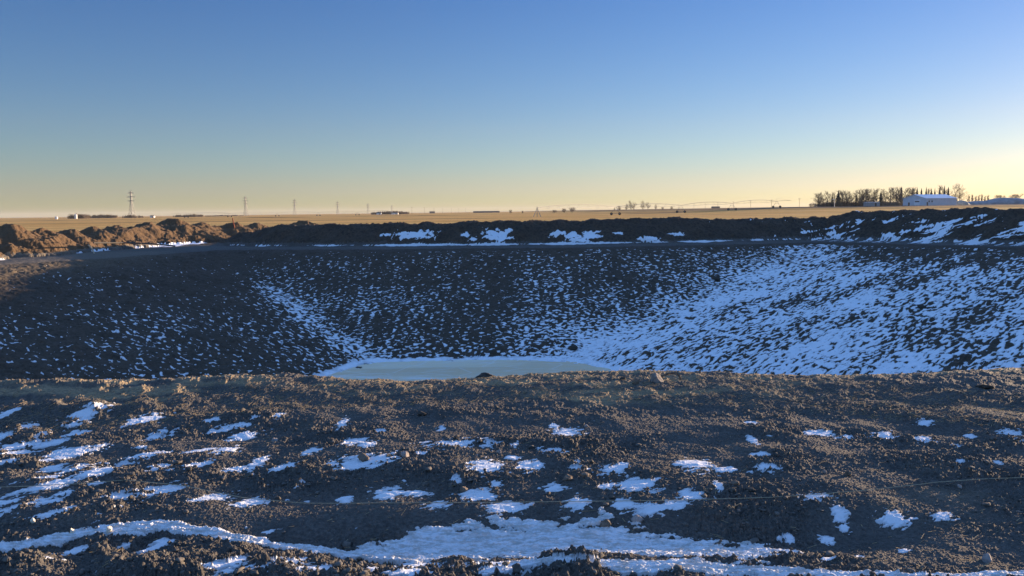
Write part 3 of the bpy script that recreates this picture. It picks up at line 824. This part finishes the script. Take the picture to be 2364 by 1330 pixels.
def pole():
    root = empty('utility_pole', (0, 0, 0))
    MB().bar((0, 0, -.5), (0, 0, 12.5), .26, .18, 6).build('post', WOOD, root)
    MB().box((0, -.22, 11.9), (3.0, .2, .26)).build('crossarm', WOOD, root)
    for s in (-1.3, 0, 1.3): MB().bar((s, -.2, 12.02), (s, -.2, 12.4), .09, .07, 6).build('insulator', STEEL, root)
    return root
q0 = pole()
PO = [(1845, 1000, 'wooden utility pole nearest the tree grove'), (1781, 1090, 'utility pole second from the grove in the row'), (1733, 1200, 'utility pole third from the grove in the row'),
      (1693, 1330, 'utility pole fourth from the grove, right of the dark shed'), (1657, 1480, 'utility pole standing above the dark shed'), (1628, 1640, 'utility pole just left of the dark shed'),
      (1602, 1820, 'small utility pole right of a sprinkler tower'), (1566, 2000, 'faint utility pole between bare trees and the row'),
      (951, 1500, 'dark utility pole right of the far bush clump'), (980, 2100, 'small pole next right of the dark utility pole'), (1002, 2500, 'tiny pole above a low dark hut on the horizon'),
      (1022, 2700, 'tiny pole just right of the low dark hut'), (1042, 2800, 'tiny pole midway between the dark hut and the long barn'), (1059, 2900, 'tiny pole second left of the long low barn'), (1075, 3000, 'tiny pole just left of the long low barn')]
for i, (U, D, lab) in enumerate(PO):
    o = q0 if i == 0 else copy_tree(q0)
    x, _ = at_dist(U, D)
    gz = float(field_h(np.array([x]), np.array([float(D)]))[0]) - (1.5 if U > 1500 else 0)
    o.location = (x, D, gz); o.rotation_euler = (0, 0, R(random.uniform(-12, 12)))
    if i >= 9: o.scale = (1.3, 1.3, 1.25)
    tag(o, lab, 'utility pole', 'utility poles along the horizon')

# ---------------------------------------------------------------- centre pivot irrigation machines
def irrigator(towers, label, first_low):
    """towers: ground points from the pivot outwards"""
    root = empty('irrigation_machine', (towers[0][0], towers[0][1], towers[0][2]))
    o0 = Vector(towers[0])
    T = [Vector(t) - o0 for t in towers]
    hp = 3.9
    pv = MB()
    for dx, dy in ((-1.6, -1.6), (1.6, -1.6), (1.6, 1.6), (-1.6, 1.6)): pv.bar((dx, dy, 0), (0, 0, hp), .09)
    for z, w in ((1.3, 1.07), (2.6, .53)):
        P = [(-w, -w, z), (w, -w, z), (w, w, z), (-w, w, z)]
        for k in range(4): pv.bar(P[k], P[(k + 1) % 4], .06)
    pv.bar((0, 0, 0), (0, 0, hp + .5), .14)
    pv.build('pivot_frame', STEEL, root)
    for a, b in zip(T[:-1], T[1:]):
        sp = MB(); n = 8; P = []; Q = []
        for k in range(n + 1):
            t = k / n; p = a.lerp(b, t); arch = 1.25 * 4 * t * (1 - t)
            P.append(p + Vector((0, 0, hp + arch))); Q.append(p + Vector((0, 0, hp + arch - 1.35 * min(1, 6 * t * (1 - t)))))
        sp.path([tuple(p) for p in P], .09, 6)
        sp.build('span_pipe', STEEL, root)
        tr = MB(); d = (b - a).normalized(); s = Vector((-d.y, d.x, 0))
        for k in range(1, n):
            for sg in (-1, 1): tr.bar(P[k], Q[k] + s * sg * .8, .03, .03, 3, False)
            tr.bar(Q[k] + s * .8, Q[k] - s * .8, .03, .03, 3, False)
        for k in range(n):
            for sg in (-1, 1): tr.bar(Q[k] + s * sg * .8 * (k > 0), Q[k + 1] + s * sg * .8 * (k < n - 1), .035, .035, 3, False)
        tr.build('truss', STEEL, root)
    for i, t in enumerate(T[1:]):
        d = (t - T[i]).normalized(); s = Vector((d.y, -d.x, 0))
        if s.x < 0: s = -s
        s = (s * .35 + Vector((.94, .1, 0))).normalized()
        tw = MB()
        for sg in (-1, 1):
            tw.bar(t + s * sg * 2.0 + Vector((0, 0, .65)), t + s * sg * .25 + Vector((0, 0, hp)), .09)
        tw.bar(t - s * 2.0 + Vector((0, 0, .65)), t + s * 2.0 + Vector((0, 0, .65)), .11)
        tw.bar(t - s * .9 + Vector((0, 0, 2.6)), t + s * .9 + Vector((0, 0, 2.6)), .06)
        tw.build('wheel_tower', STEEL, root)
        for sg in (-1, 1):
            c = t + s * sg * 2.0 + Vector((0, 0, .66)); ax = Vector((-s.y, s.x, 0))
            w = MB().bar(c - ax * .16, c + ax * .16, .66, .66, 16).build('wheel', RUBBER, root)
            MB().bar(c - ax * .18, c + ax * .18, .28, .28, 10).build('hub', STEEL, w)
    e = T[-1]; d = (e - T[-2]).normalized()
    oh = MB(); oh.path([tuple(e + Vector((0, 0, hp))), tuple(e + d * 8 + Vector((0, 0, hp + .3))), tuple(e + d * 15 + Vector((0, 0, hp + .1)))], .09, 5)
    oh.bar(e + Vector((0, 0, hp + 1.8)), e + d * 14 + Vector((0, 0, hp + .2)), .03, .03, 3); oh.bar(e + Vector((0, 0, hp)), e + Vector((0, 0, hp + 1.8)), .05)
    oh.build('overhang', STEEL, root)
    tag(root, label, 'irrigation machine')
def gp(U, D):
    x, _ = at_dist(U, D)
    return (x, D, float(field_h(np.array([x]), np.array([float(D)]))[0]))
irrigator([gp(1240, 345), gp(1421, 392), gp(1572, 425), gp(1690, 452), gp(1793, 480)], 'near centre pivot sprinkler with arched spans and black wheels', 0)
irrigator([gp(905, 900), gp(825, 960), gp(735, 940), gp(640, 905), gp(530, 860), gp(430, 830)], 'far centre pivot sprinkler line left of centre under the towers', 0)

# ---------------------------------------------------------------- trees
def bare_tree(seed, Ht, spread, stems=1, upright=.5):
    """trunk with limbs, and a crown of fine twigs, at true size"""
    r = random.Random(seed); tr = MB(); tw = MB()
    def limb(p, d, L, rad, lvl):
        n = 3 if lvl < 2 else 2
        q = p
        for k in range(n):
            dd = (d + Vector((r.uniform(-.22, .22), r.uniform(-.22, .22), upright * .22))).normalized()
            q2 = q + dd * L / n; r2 = rad * (1 - .28 * (k + 1) / n)
            (tr if lvl < 1 else tw).bar(q, q2, rad, r2, 4 if lvl < 1 else 3, False)
            if lvl < 3:
                for _ in range(2 if k else 1):
                    an = r.uniform(0, 6.28); tl = r.uniform(.45, .95) * spread
                    s = dd.cross(Vector((math.cos(an), math.sin(an), .3))).normalized()
                    limb(q2, (dd * math.cos(tl) + s * math.sin(tl)).normalized(), L * r.uniform(.38, .62), max(r2 * .55, .030), lvl + 1)
            q, d, rad = q2, dd, r2
    for s in range(stems):
        lean = Vector((r.uniform(-.3, .3), r.uniform(-.3, .3), 1)).normalized() if stems > 1 else Vector((r.uniform(-.05, .05), 0, 1)).normalized()
        p = Vector((r.uniform(-.4, .4) * (stems - 1), r.uniform(-.4, .4) * (stems - 1), -.2)); n = 9; rad = Ht * .018
        for k in range(n):
            lean = (lean + Vector((r.uniform(-.07, .07), r.uniform(-.07, .07), .02))).normalized()
            q = p + lean * Ht * .86 / n; tr.bar(p, q, rad, rad * .86, 5, False); p = q; rad *= .86
            if k >= 1:
                for _ in range(2 + (k > 5)):
                    an = r.uniform(0, 6.28); tl = r.uniform(.55, 1.0) * spread
                    dd = Vector((math.cos(an) * math.sin(tl), math.sin(an) * math.sin(tl), math.cos(tl)))
                    limb(p - lean * r.uniform(0, .6), dd, Ht * r.uniform(.20, .32) * (1.15 - .55 * k / n), rad * .55, 1 if k > 2 else 0)
    return tr, tw
def spruce(seed, Ht, W):
    r = random.Random(seed); tr = MB(); cr = MB()
    tr.bar((0, 0, -.2), (0, 0, Ht * .97), .16, .03, 6)
    z = Ht * .05
    while z < Ht * .985:
        f = 1 - z / Ht; rad = W * (f ** .85) * r.uniform(.8, 1.12)
        n = 9
        a0 = r.uniform(0, 6)
        for k in range(n):
            a = a0 + 6.283 * k / n + r.uniform(-.2, .2); L = rad * r.uniform(.7, 1.15)
            e = Vector((math.cos(a), math.sin(a), 0)); s = Vector((-e.y, e.x, 0))
            i = len(cr.v); b = Vector((0, 0, z + .28)); tip = e * L + Vector((0, 0, z - .30 * L))
            mid = e * L * .55 + Vector((0, 0, z + .05)); w = .28 * L + .12
            cr.v += [tuple(b), tuple(mid + s * w - Vector((0, 0, .18))), tuple(tip), tuple(mid - s * w - Vector((0, 0, .18))), tuple(mid + Vector((0, 0, .15))), tuple(mid - Vector((0, 0, .4)))]
            cr.f += [(i, i + 4, i + 1), (i, i + 3, i + 4), (i + 4, i + 2, i + 1), (i + 3, i + 2, i + 4), (i, i + 1, i + 5), (i, i + 5, i + 3), (i + 1, i + 2, i + 5), (i + 5, i + 2, i + 3)]
        z += .42 + .25 * f
    return tr, cr

PROTO = {}
def tree_meshes(kind):
    if kind not in PROTO:
        if kind.startswith('spruce'): tr, cr = spruce(*{'spruce': (5, 10, 2.1), 'spruce_slim': (6, 11, 1.75), 'spruce_wide': (7, 10, 2.9)}[kind]); cm = NEEDLE
        else:
            tr, cr = {'poplar': lambda: bare_tree(21, 11, .62, 1, .9), 'poplar_b': lambda: bare_tree(22, 11, .7, 1, .8), 'poplar_c': lambda: bare_tree(27, 10.5, .75, 2, .6),
                      'elm': lambda: bare_tree(23, 12, 1.0, 2, .35), 'bush': lambda: bare_tree(24, 6, 1.1, 3, .3), 'thin': lambda: bare_tree(25, 7, .55, 1, .9)}[kind](); cm = TWIG
        a = tr.mesh('trunk'); a.materials.append(BARK); b = cr.mesh('crown'); b.materials.append(cm)
        hmax = max(max(p[2] for p in tr.v), max(p[2] for p in cr.v))
        PROTO[kind] = (a, b, hmax)
    return PROTO[kind]
def tree(kind, U, D, Ht, label, group, rz=None, wide=1.0, dz=0.0):
    a, b, hm = tree_meshes(kind)
    nm = 'spruce_tree' if kind.startswith('spruce') else 'bare_shrub' if kind == 'bush' else 'bare_tree'
    x, _ = at_dist(U, D)
    root = empty(nm, (x, D, float(field_h(np.array([x]), np.array([float(D)]))[0]) + dz), random.uniform(0, 6) if rz is None else rz)
    k = Ht / hm; wide *= 1.8 if kind.startswith('poplar') else 1; root.scale = (k * wide, k * wide, k)
    for n2, me in (('trunk', a), ('crown', b)):
        o = bpy.data.objects.new(n2, me); C.objects.link(o); o.parent = root
    tag(root, label, 'shrub' if kind == 'bush' else 'tree', group)
    return root
G1 = 'trees of the farmyard grove'
GROVE = [('poplar_c', 1890, 510, 9.0, 'leafless tree at the left end of the farmyard grove'), ('poplar', 1899, 520, 9.8, 'leafless tree second from the left end of the grove'),
 ('poplar_b', 1909, 515, 10.4, 'leafless tree third from the left end of the grove'), ('spruce_slim', 1921, 505, 8.6, 'slim dark spruce left of the biggest spruce'),
 ('spruce_wide', 1935, 500, 10.4, 'biggest dark broad spruce in the left half of the grove'), ('poplar', 1928, 540, 10.5, 'leafless tree rising behind the slim spruce and the biggest spruce'),
 ('poplar_c', 1946, 520, 11.0, 'leafless tree just right of the biggest spruce'), ('poplar_b', 1956, 525, 10.6, 'leafless tree second right of the biggest spruce'),
 ('poplar', 1965, 515, 10.2, 'leafless tree third right of the biggest spruce'), ('spruce_slim', 1976, 518, 8.2, 'slim spruce among leafless trees at mid grove'),
 ('poplar_b', 1982, 528, 11.4, 'leafless tree just right of the mid-grove slim spruce'), ('poplar_c', 1991, 520, 11.6, 'leafless tree second right of the mid-grove slim spruce'),
 ('poplar', 1999, 530, 11.9, 'leafless tree standing left of the grey trailer'), ('poplar_b', 2007, 522, 11.6, 'leafless tree above the left end of the grey trailer'),
 ('poplar_c', 2017, 532, 12.0, 'leafless tree above the right end of the grey trailer'), ('spruce_wide', 2033, 515, 10.0, 'broad blunt spruce right of the grey trailer'),
 ('poplar', 2044, 535, 11.8, 'leafless tree just right of the blunt spruce'), ('poplar_b', 2054, 530, 12.6, 'tall leafless tree above the dark board fence'),
 ('poplar_c', 2065, 540, 13.0, 'tallest leafless tree left of the white hall'), ('poplar', 2073, 545, 13.2, 'tall leafless tree touching the left end of the white hall'),
 ('spruce', 2080, 560, 13.6, 'tall spruce behind the left end of the white hall'), ('poplar_b', 2090, 566, 13.0, 'leafless tree behind the left gable of the white hall'), ('poplar', 2101, 566, 12.4, 'leafless tree behind the hall between its two leftmost spruces'),
 ('spruce', 2116, 575, 13.2, 'spruce behind the hall roof, second from left'), ('poplar_c', 2108, 580, 13.6, 'leafless tree left of the second spruce behind the hall'), ('spruce', 2126, 575, 12.7, 'spruce behind the hall roof, third from left'),
 ('spruce_slim', 2137, 575, 13.4, 'slim spruce behind the middle of the hall roof'), ('spruce', 2149, 575, 12.2, 'low spruce behind the hall roof right of middle'), ('poplar', 2144, 585, 13.0, 'leafless tree peeping over the hall roof at its middle'),
 ('spruce_slim', 2157, 575, 12.6, 'slim spruce fourth from the right end of the hall roof'), ('spruce_slim', 2168, 575, 13.8, 'slim spruce third from the right end of the hall roof'), ('spruce_slim', 2179, 575, 14.4, 'tall pointed spruce second from the right end of the hall'),
 ('spruce', 2188, 570, 13.2, 'spruce behind the right end of the hall roof'), ('poplar_b', 2174, 585, 15.0, 'leafless tree between the two pointed spruces behind the hall')]
for g in GROVE: tree(*g[:4], g[4], G1, dz=-.3)
tree('elm', 2213, 535, 14.6, 'big spreading leafless tree right of the white hall', G1, wide=1.25)
for i, U in enumerate((2236, 2244, 2252, 2259, 2266, 2273, 2280)):
    tree('thin', U, 640, 8.3 + .8 * math.sin(i * 2.1), 'thin sapling of the sparse row behind the pale stockpile', 'sapling row behind the pale stockpile')
tree('bush', 2306, 600, 7.6, 'round shrub peeping over the crest of the pale stockpile, left', 'shrubs behind the pale stockpile', wide=1.3)
tree('bush', 2340, 600, 8.2, 'round shrub peeping over the pale stockpile, farthest right', 'shrubs behind the pale stockpile', wide=1.5)
G2 = 'bare trees at mid horizon'
for kind, U, D, Ht, lab in [('thin', 1419, 900, 4.6, 'tiny bare tree at the left of the mid-horizon clump'), ('poplar_c', 1430, 900, 6.5, 'small bare tree second in the mid-horizon clump'), ('poplar', 1446, 900, 8.8, 'bare tree left of the tallest pair in the clump'),
   ('poplar', 1457, 900, 12.0, 'tallest bare tree in the left mid-horizon clump'), ('poplar_b', 1463, 905, 9.4, 'bare tree right beside the tallest of the clump'), ('elm', 1484, 900, 11.5, 'bare tree with twin tops right of the clump'),
   ('poplar_b', 1496, 900, 9.3, 'bare tree next right of the twin-topped tree'), ('elm', 1512, 900, 7.0, 'low spreading bare tree at the right of the clump'), ('bush', 1530, 900, 3.6, 'dark low shrub right of the spreading bare tree'), ('bush', 1551, 900, 4.2, 'dark low shrub left of the faint pole')]:
    tree(kind, U, D, Ht, lab, G2, dz=-1.2)
tree('bush', 1302, 900, 5.0, 'grey shrub below the first sprinkler arch', G2, wide=1.6)
tree('bush', 1322, 900, 6.0, 'dense grey shrub below the first sprinkler arch, right one', G2, wide=1.6)
tree('bush', 1281, 900, 3.6, 'low grey shrub under the left part of the first arch', G2, wide=1.8)
tree('bush', 1178, 900, 4.6, 'small round shrub left of the pivot frame, first of two', G2); tree('bush', 1206, 900, 3.2, 'low shrub just left of the pivot frame', G2)

def shelterbelt(name, U0, U1, D, hmin, hmax, n, label, seed):
    """far row of shrubs that reads as one mass"""
    r = random.Random(seed); m = MB(); tk = D / 1100
    for i in range(n):
        U = U0 + (U1 - U0) * (i + r.random()) / n
        x, _ = at_dist(U, D); y = D + r.uniform(-8, 8); g = float(field_h(np.array([x]), np.array([float(D)]))[0]); h = r.uniform(hmin, hmax) * (.75 + .25 * math.sin(3.1 * (i + .5) / n))
        for k in range(16):
            a = r.uniform(0, 6.28); t = r.uniform(.1, .5)
            d = Vector((math.cos(a) * math.sin(t), math.sin(a) * math.sin(t), math.cos(t)))
            p = Vector((x + r.uniform(-3, 3), y + r.uniform(-2, 2), g - .2))
            q = p + d * h * r.uniform(.6, 1); m.bar(p, q, .22 * tk, .12 * tk, 3, False)
            for j in range(3):
                b = r.uniform(0, 6.28); e = Vector((math.cos(b) * .7, math.sin(b) * .7, .7)); s = p.lerp(q, r.uniform(.35, .9))
                m.bar(s, s + e * h * r.uniform(.15, .35), .16 * tk, .1 * tk, 3, False)
    o = m.build(name, TWIG)
    return tag(o, label, 'shelterbelt', kind='stuff')
shelterbelt('shelterbelt', 163, 204, 1000, 4, 7.5, 26, 'far round clump of bare bushes at the left horizon', 1)
shelterbelt('shelterbelt', 207, 268, 1150, 4, 6.5, 32, 'far long row of bare bushes left of the tallest tower', 2)
shelterbelt('shelterbelt', 288, 324, 1080, 2.5, 5.0, 16, 'low bushes round the foot of the tallest tower', 3)
shelterbelt('shelterbelt', 408, 470, 1250, 2.5, 5.5, 26, 'far low bushes between the first two towers', 4)
shelterbelt('shelterbelt', 858, 942, 1300, 4, 6.5, 44, 'far dense clump of bushes below the fifth tower', 5)
shelterbelt('shelterbelt', 474, 560, 1500, 1.5, 3.2, 26, 'thin line of scrub left of the second tower', 6)

shelterbelt('undergrowth', 1886, 2078, 525, 2.0, 4.6, 120, 'brown leafless brush filling the foot of the farmyard grove', 7)
# ---------------------------------------------------------------- buildings
def hall():
    x, D = at_dist(2146, 512)[0], 512.0
    z = float(field_h(np.array([x]), np.array([D]))[0])
    root = empty('farm_hall', (x, D, z - .2), R(26))
    Lh, Wd, E, Rg = 14.6, 8.0, 4.5, 6.9
    w = MB(); w.prism([(-Wd, 0), (Wd, 0), (Wd, E), (0, Rg - .1), (-Wd, E)], -Lh, Lh)
    w.v = [(y, xx, zz) for xx, y, zz in w.v]; w.f = [tuple(reversed(f)) for f in w.f]
    wl = w.build('wall', CLAD, root)
    rf = MB()
    for s in (-1, 1):
        i = len(rf.v)
        for t in (0, .18):
            rf.v += [(-Lh - .4, s * (Wd + .4), E - .13 + t), (Lh + .4, s * (Wd + .4), E - .13 + t), (Lh + .4, 0, Rg + .02 + t), (-Lh - .4, 0, Rg + .02 + t)]
        for q in ((0, 1, 2, 3), (7, 6, 5, 4), (0, 4, 5, 1), (1, 5, 6, 2), (2, 6, 7, 3), (3, 7, 4, 0)): rf.f.append(tuple(i + k for k in q))
    rf.build('roof', ROOF, root)
    d = MB().box((-Lh - .03, -2.2, 1.9), (.12, 4.2, 3.8)).build('door', DOORM, root)
    MB().box((-Lh - .10, -2.2, 2.6), (.06, 3.2, .7)).build('pane', DARKGL, d)
    MB().box((-Lh - .03, 3.6, 1.1), (.12, 1.1, 2.1)).build('door', SHED, root)
    for xx in (-11.5, -8.8): 
        f = MB().box((xx, -Wd - .03, 2.6), (1.5, .12, 1.4)).build('window', DOORM, root)
        MB().box((xx, -Wd - .10, 2.6), (1.2, .06, 1.1)).build('pane', DARKGL, f)
    MB().box((-12.9, -Wd - .03, 1.1), (1.0, .12, 2.1)).build('door', SHED, root)
    tag(root, 'long white metal hall with pale blue gable roof in front of the grove', 'hall')
hall()
def hut(U, D, size, wallm, roofm, label, name, cat, rz=0.0, roof=.35, dz=0.0):
    x, _ = at_dist(U, D); z = float(field_h(np.array([x]), np.array([float(D)]))[0]) + dz
    root = empty(name, (x, D, z - .15), rz)
    w, d, h = size
    MB().prism([(-w / 2, 0), (w / 2, 0), (w / 2, h), (-w / 2, h)], -d / 2, d / 2).build('wall', wallm, root)
    m = MB(); m.prism([(-d / 2 - .3, h + .01), (d / 2 + .3, h + .01), (0, h + roof * d / 2 + .05)], -w / 2 - .3, w / 2 + .3)
    m.v = [(y, xx, zz) for xx, y, zz in m.v]; m.f = [tuple(reversed(f)) for f in m.f]
    m.build('roof', roofm, root)
    MB().box((w * .2, -d / 2 - .04, h * .4), (min(1.1, w * .2), .1, h * .75)).build('door', DARKGL, root)
    return tag(root, label, cat)
hut(2012, 500, (9.0, 3.0, 2.5), simple('trailer_grey', (.30, .30, .30), .6), ROOF, 'low grey trailer among the grove trees', 'trailer', 'trailer', .1, .08)
hut(1652, 1400, (13, 8, 4.0), SHED, SHED, 'small dark shed below the row of utility poles', 'shed', 'shed', 0, .3, -1.4)
hut(998, 2000, (13, 8, 4.0), SHED, SHED, 'low dark hut on the horizon left of the long barn', 'hut', 'hut', 0, .3)
hut(1123, 1900, (62, 14, 3.2), SHED, SHED, 'very long low barn on the horizon at centre', 'barn', 'barn', 0, .14)
hut(875, 1240, (7, 6, 2.6), WHITE, SHED, 'small white farmhouse in front of the far bush clump', 'farmhouse', 'house', 0, .5)
hut(912, 1250, (10, 6, 2.4), WHITE, SHED, 'wide white outbuilding right of the small white farmhouse', 'outbuilding', 'outbuilding', 0, .35)
hut(352, 1050, (5, 4, 2.4), WHITE, SHED, 'tiny white hut right of the tallest tower', 'hut', 'hut', 0, .4)
# board fence left of the hall
xa, _ = at_dist(2036, 505); xb, _ = at_dist(2076, 515); zf_ = float(field_h(np.array([xa]), np.array([505.]))[0]) - .2
root = empty('board_fence', (xa, 505, zf_)); 
fm = MB(); n = 14
for k in range(n):
    t = (k + .5) / n; fm.box(((xb - xa) * t, 10 * t, 1.1 + .04 * (k % 2)), ((xb - xa) / n * .96, .06, 2.2))
fm.build('board', SHED, root)
for k in range(5):
    t = k / 4; MB().box(((xb - xa) * t, 10 * t + .16, 1.15), (.16, .16, 2.4)).build('post', SHED, root)
tag(root, 'dark board fence between the blunt spruce and the white hall', 'fence')
# light mast with white head in front of the grove
x, _ = at_dist(1926, 490); z = float(field_h(np.array([x]), np.array([490.]))[0]) - .2
root = empty('yard_light', (x, 490, z)); MB().bar((0, 0, 0), (0, 0, 4.6), .13, .1, 6).build('mast', WHITE, root); MB().box((-.45, 0, 4.55), (1.7, .35, .3)).build('lamp_head', WHITE, root)
tag(root, 'white yard light on a pale mast before the biggest spruce', 'yard light')
# white tanks at far left
for U, D, r, hh, lab in ((130, 900, 1.5, 2.6, 'small white tank standing in the stubble at far left'), (175, 950, 1.6, 5.0, 'taller white tank beside the round bush clump')):
    x, _ = at_dist(U, D); root = empty('storage_tank', (x, D, -.1))
    MB().bar((0, 0, 0), (0, 0, hh), r, r, 16).build('shell', WHITE, root); MB().bar((0, 0, hh), (0, 0, hh + .6), r, .2, 16).build('lid', WHITE, root)
    tag(root, lab, 'tank')
# long stockpile under a pale cover at far right, with a round heap before it
def heap(name, pts, D, half, mat, label, cat, seed):
    me = MB(); ns = 48; nt = 12
    us = [p[0] for p in pts]; hs = [p[1] for p in pts]
    for i in range(ns + 1):
        U = us[0] + (us[-1] - us[0]) * i / ns; x, _ = at_dist(U, D)
        h = float(np.interp(U, us, hs)); g = float(field_h(np.array([x]), np.array([float(D)]))[0])
        for j in range(nt + 1):
            a = math.pi * j / nt
            k = 1 + .06 * float(perlin(np.array([i * .5 + seed]), np.array([j * .6]), seed)[0])
            me.v.append((x, D - math.cos(a) * half * (.35 + .65 * min(1, h / 3)), g - .3 + (h + .3) * math.sin(a) ** .8 * k))
    for i in range(ns):
        for j in range(nt):
            a = i * (nt + 1) + j; me.f.append((a, a + nt + 1, a + nt + 2, a + 1))
    o = me.build(name, mat, None, True)
    return tag(o, label, cat)
heap('covered_stockpile', [(2222, .2), (2234, 2.2), (2256, 2.7), (2275, 2.6), (2288, 3.6), (2300, 4.4), (2318, 4.8), (2340, 4.5), (2362, 3.8), (2400, 3.2), (2450, 2.4), (2480, .2)], 560, 9, TARP, 'long low stockpile under pale grey cover at far right', 'stockpile', 3)
heap('straw_heap', [(2203, .2), (2208, 1.8), (2216, 3.0), (2226, 2.6), (2233, 1.2), (2238, .2)], 525, 5, simple('pale_heap', (.34, .33, .28), .9, .25, .8), 'rounded pale heap between the hall and the long stockpile', 'heap', 8)

# ---------------------------------------------------------------- air
def build_haze():
    m = bpy.data.materials.new('haze'); m.use_nodes = True
    k = NT('haze', m.node_tree)
    v = k.n('ShaderNodeVolumePrincipled', {'Color': (.93, .93, .95, 1), 'Density': HAZE, 'Anisotropy': .0})
    k.n('ShaderNodeOutputMaterial', {'Volume': v.outputs[0]})
    o = MB().box((0, 0, 19), (19000, 19000, 54)).build('haze', m)
    o['kind'] = 'stuff'; o['label'] = 'thin evening haze over the plain'; o['category'] = 'haze'
HAZE = .000042
build_haze()
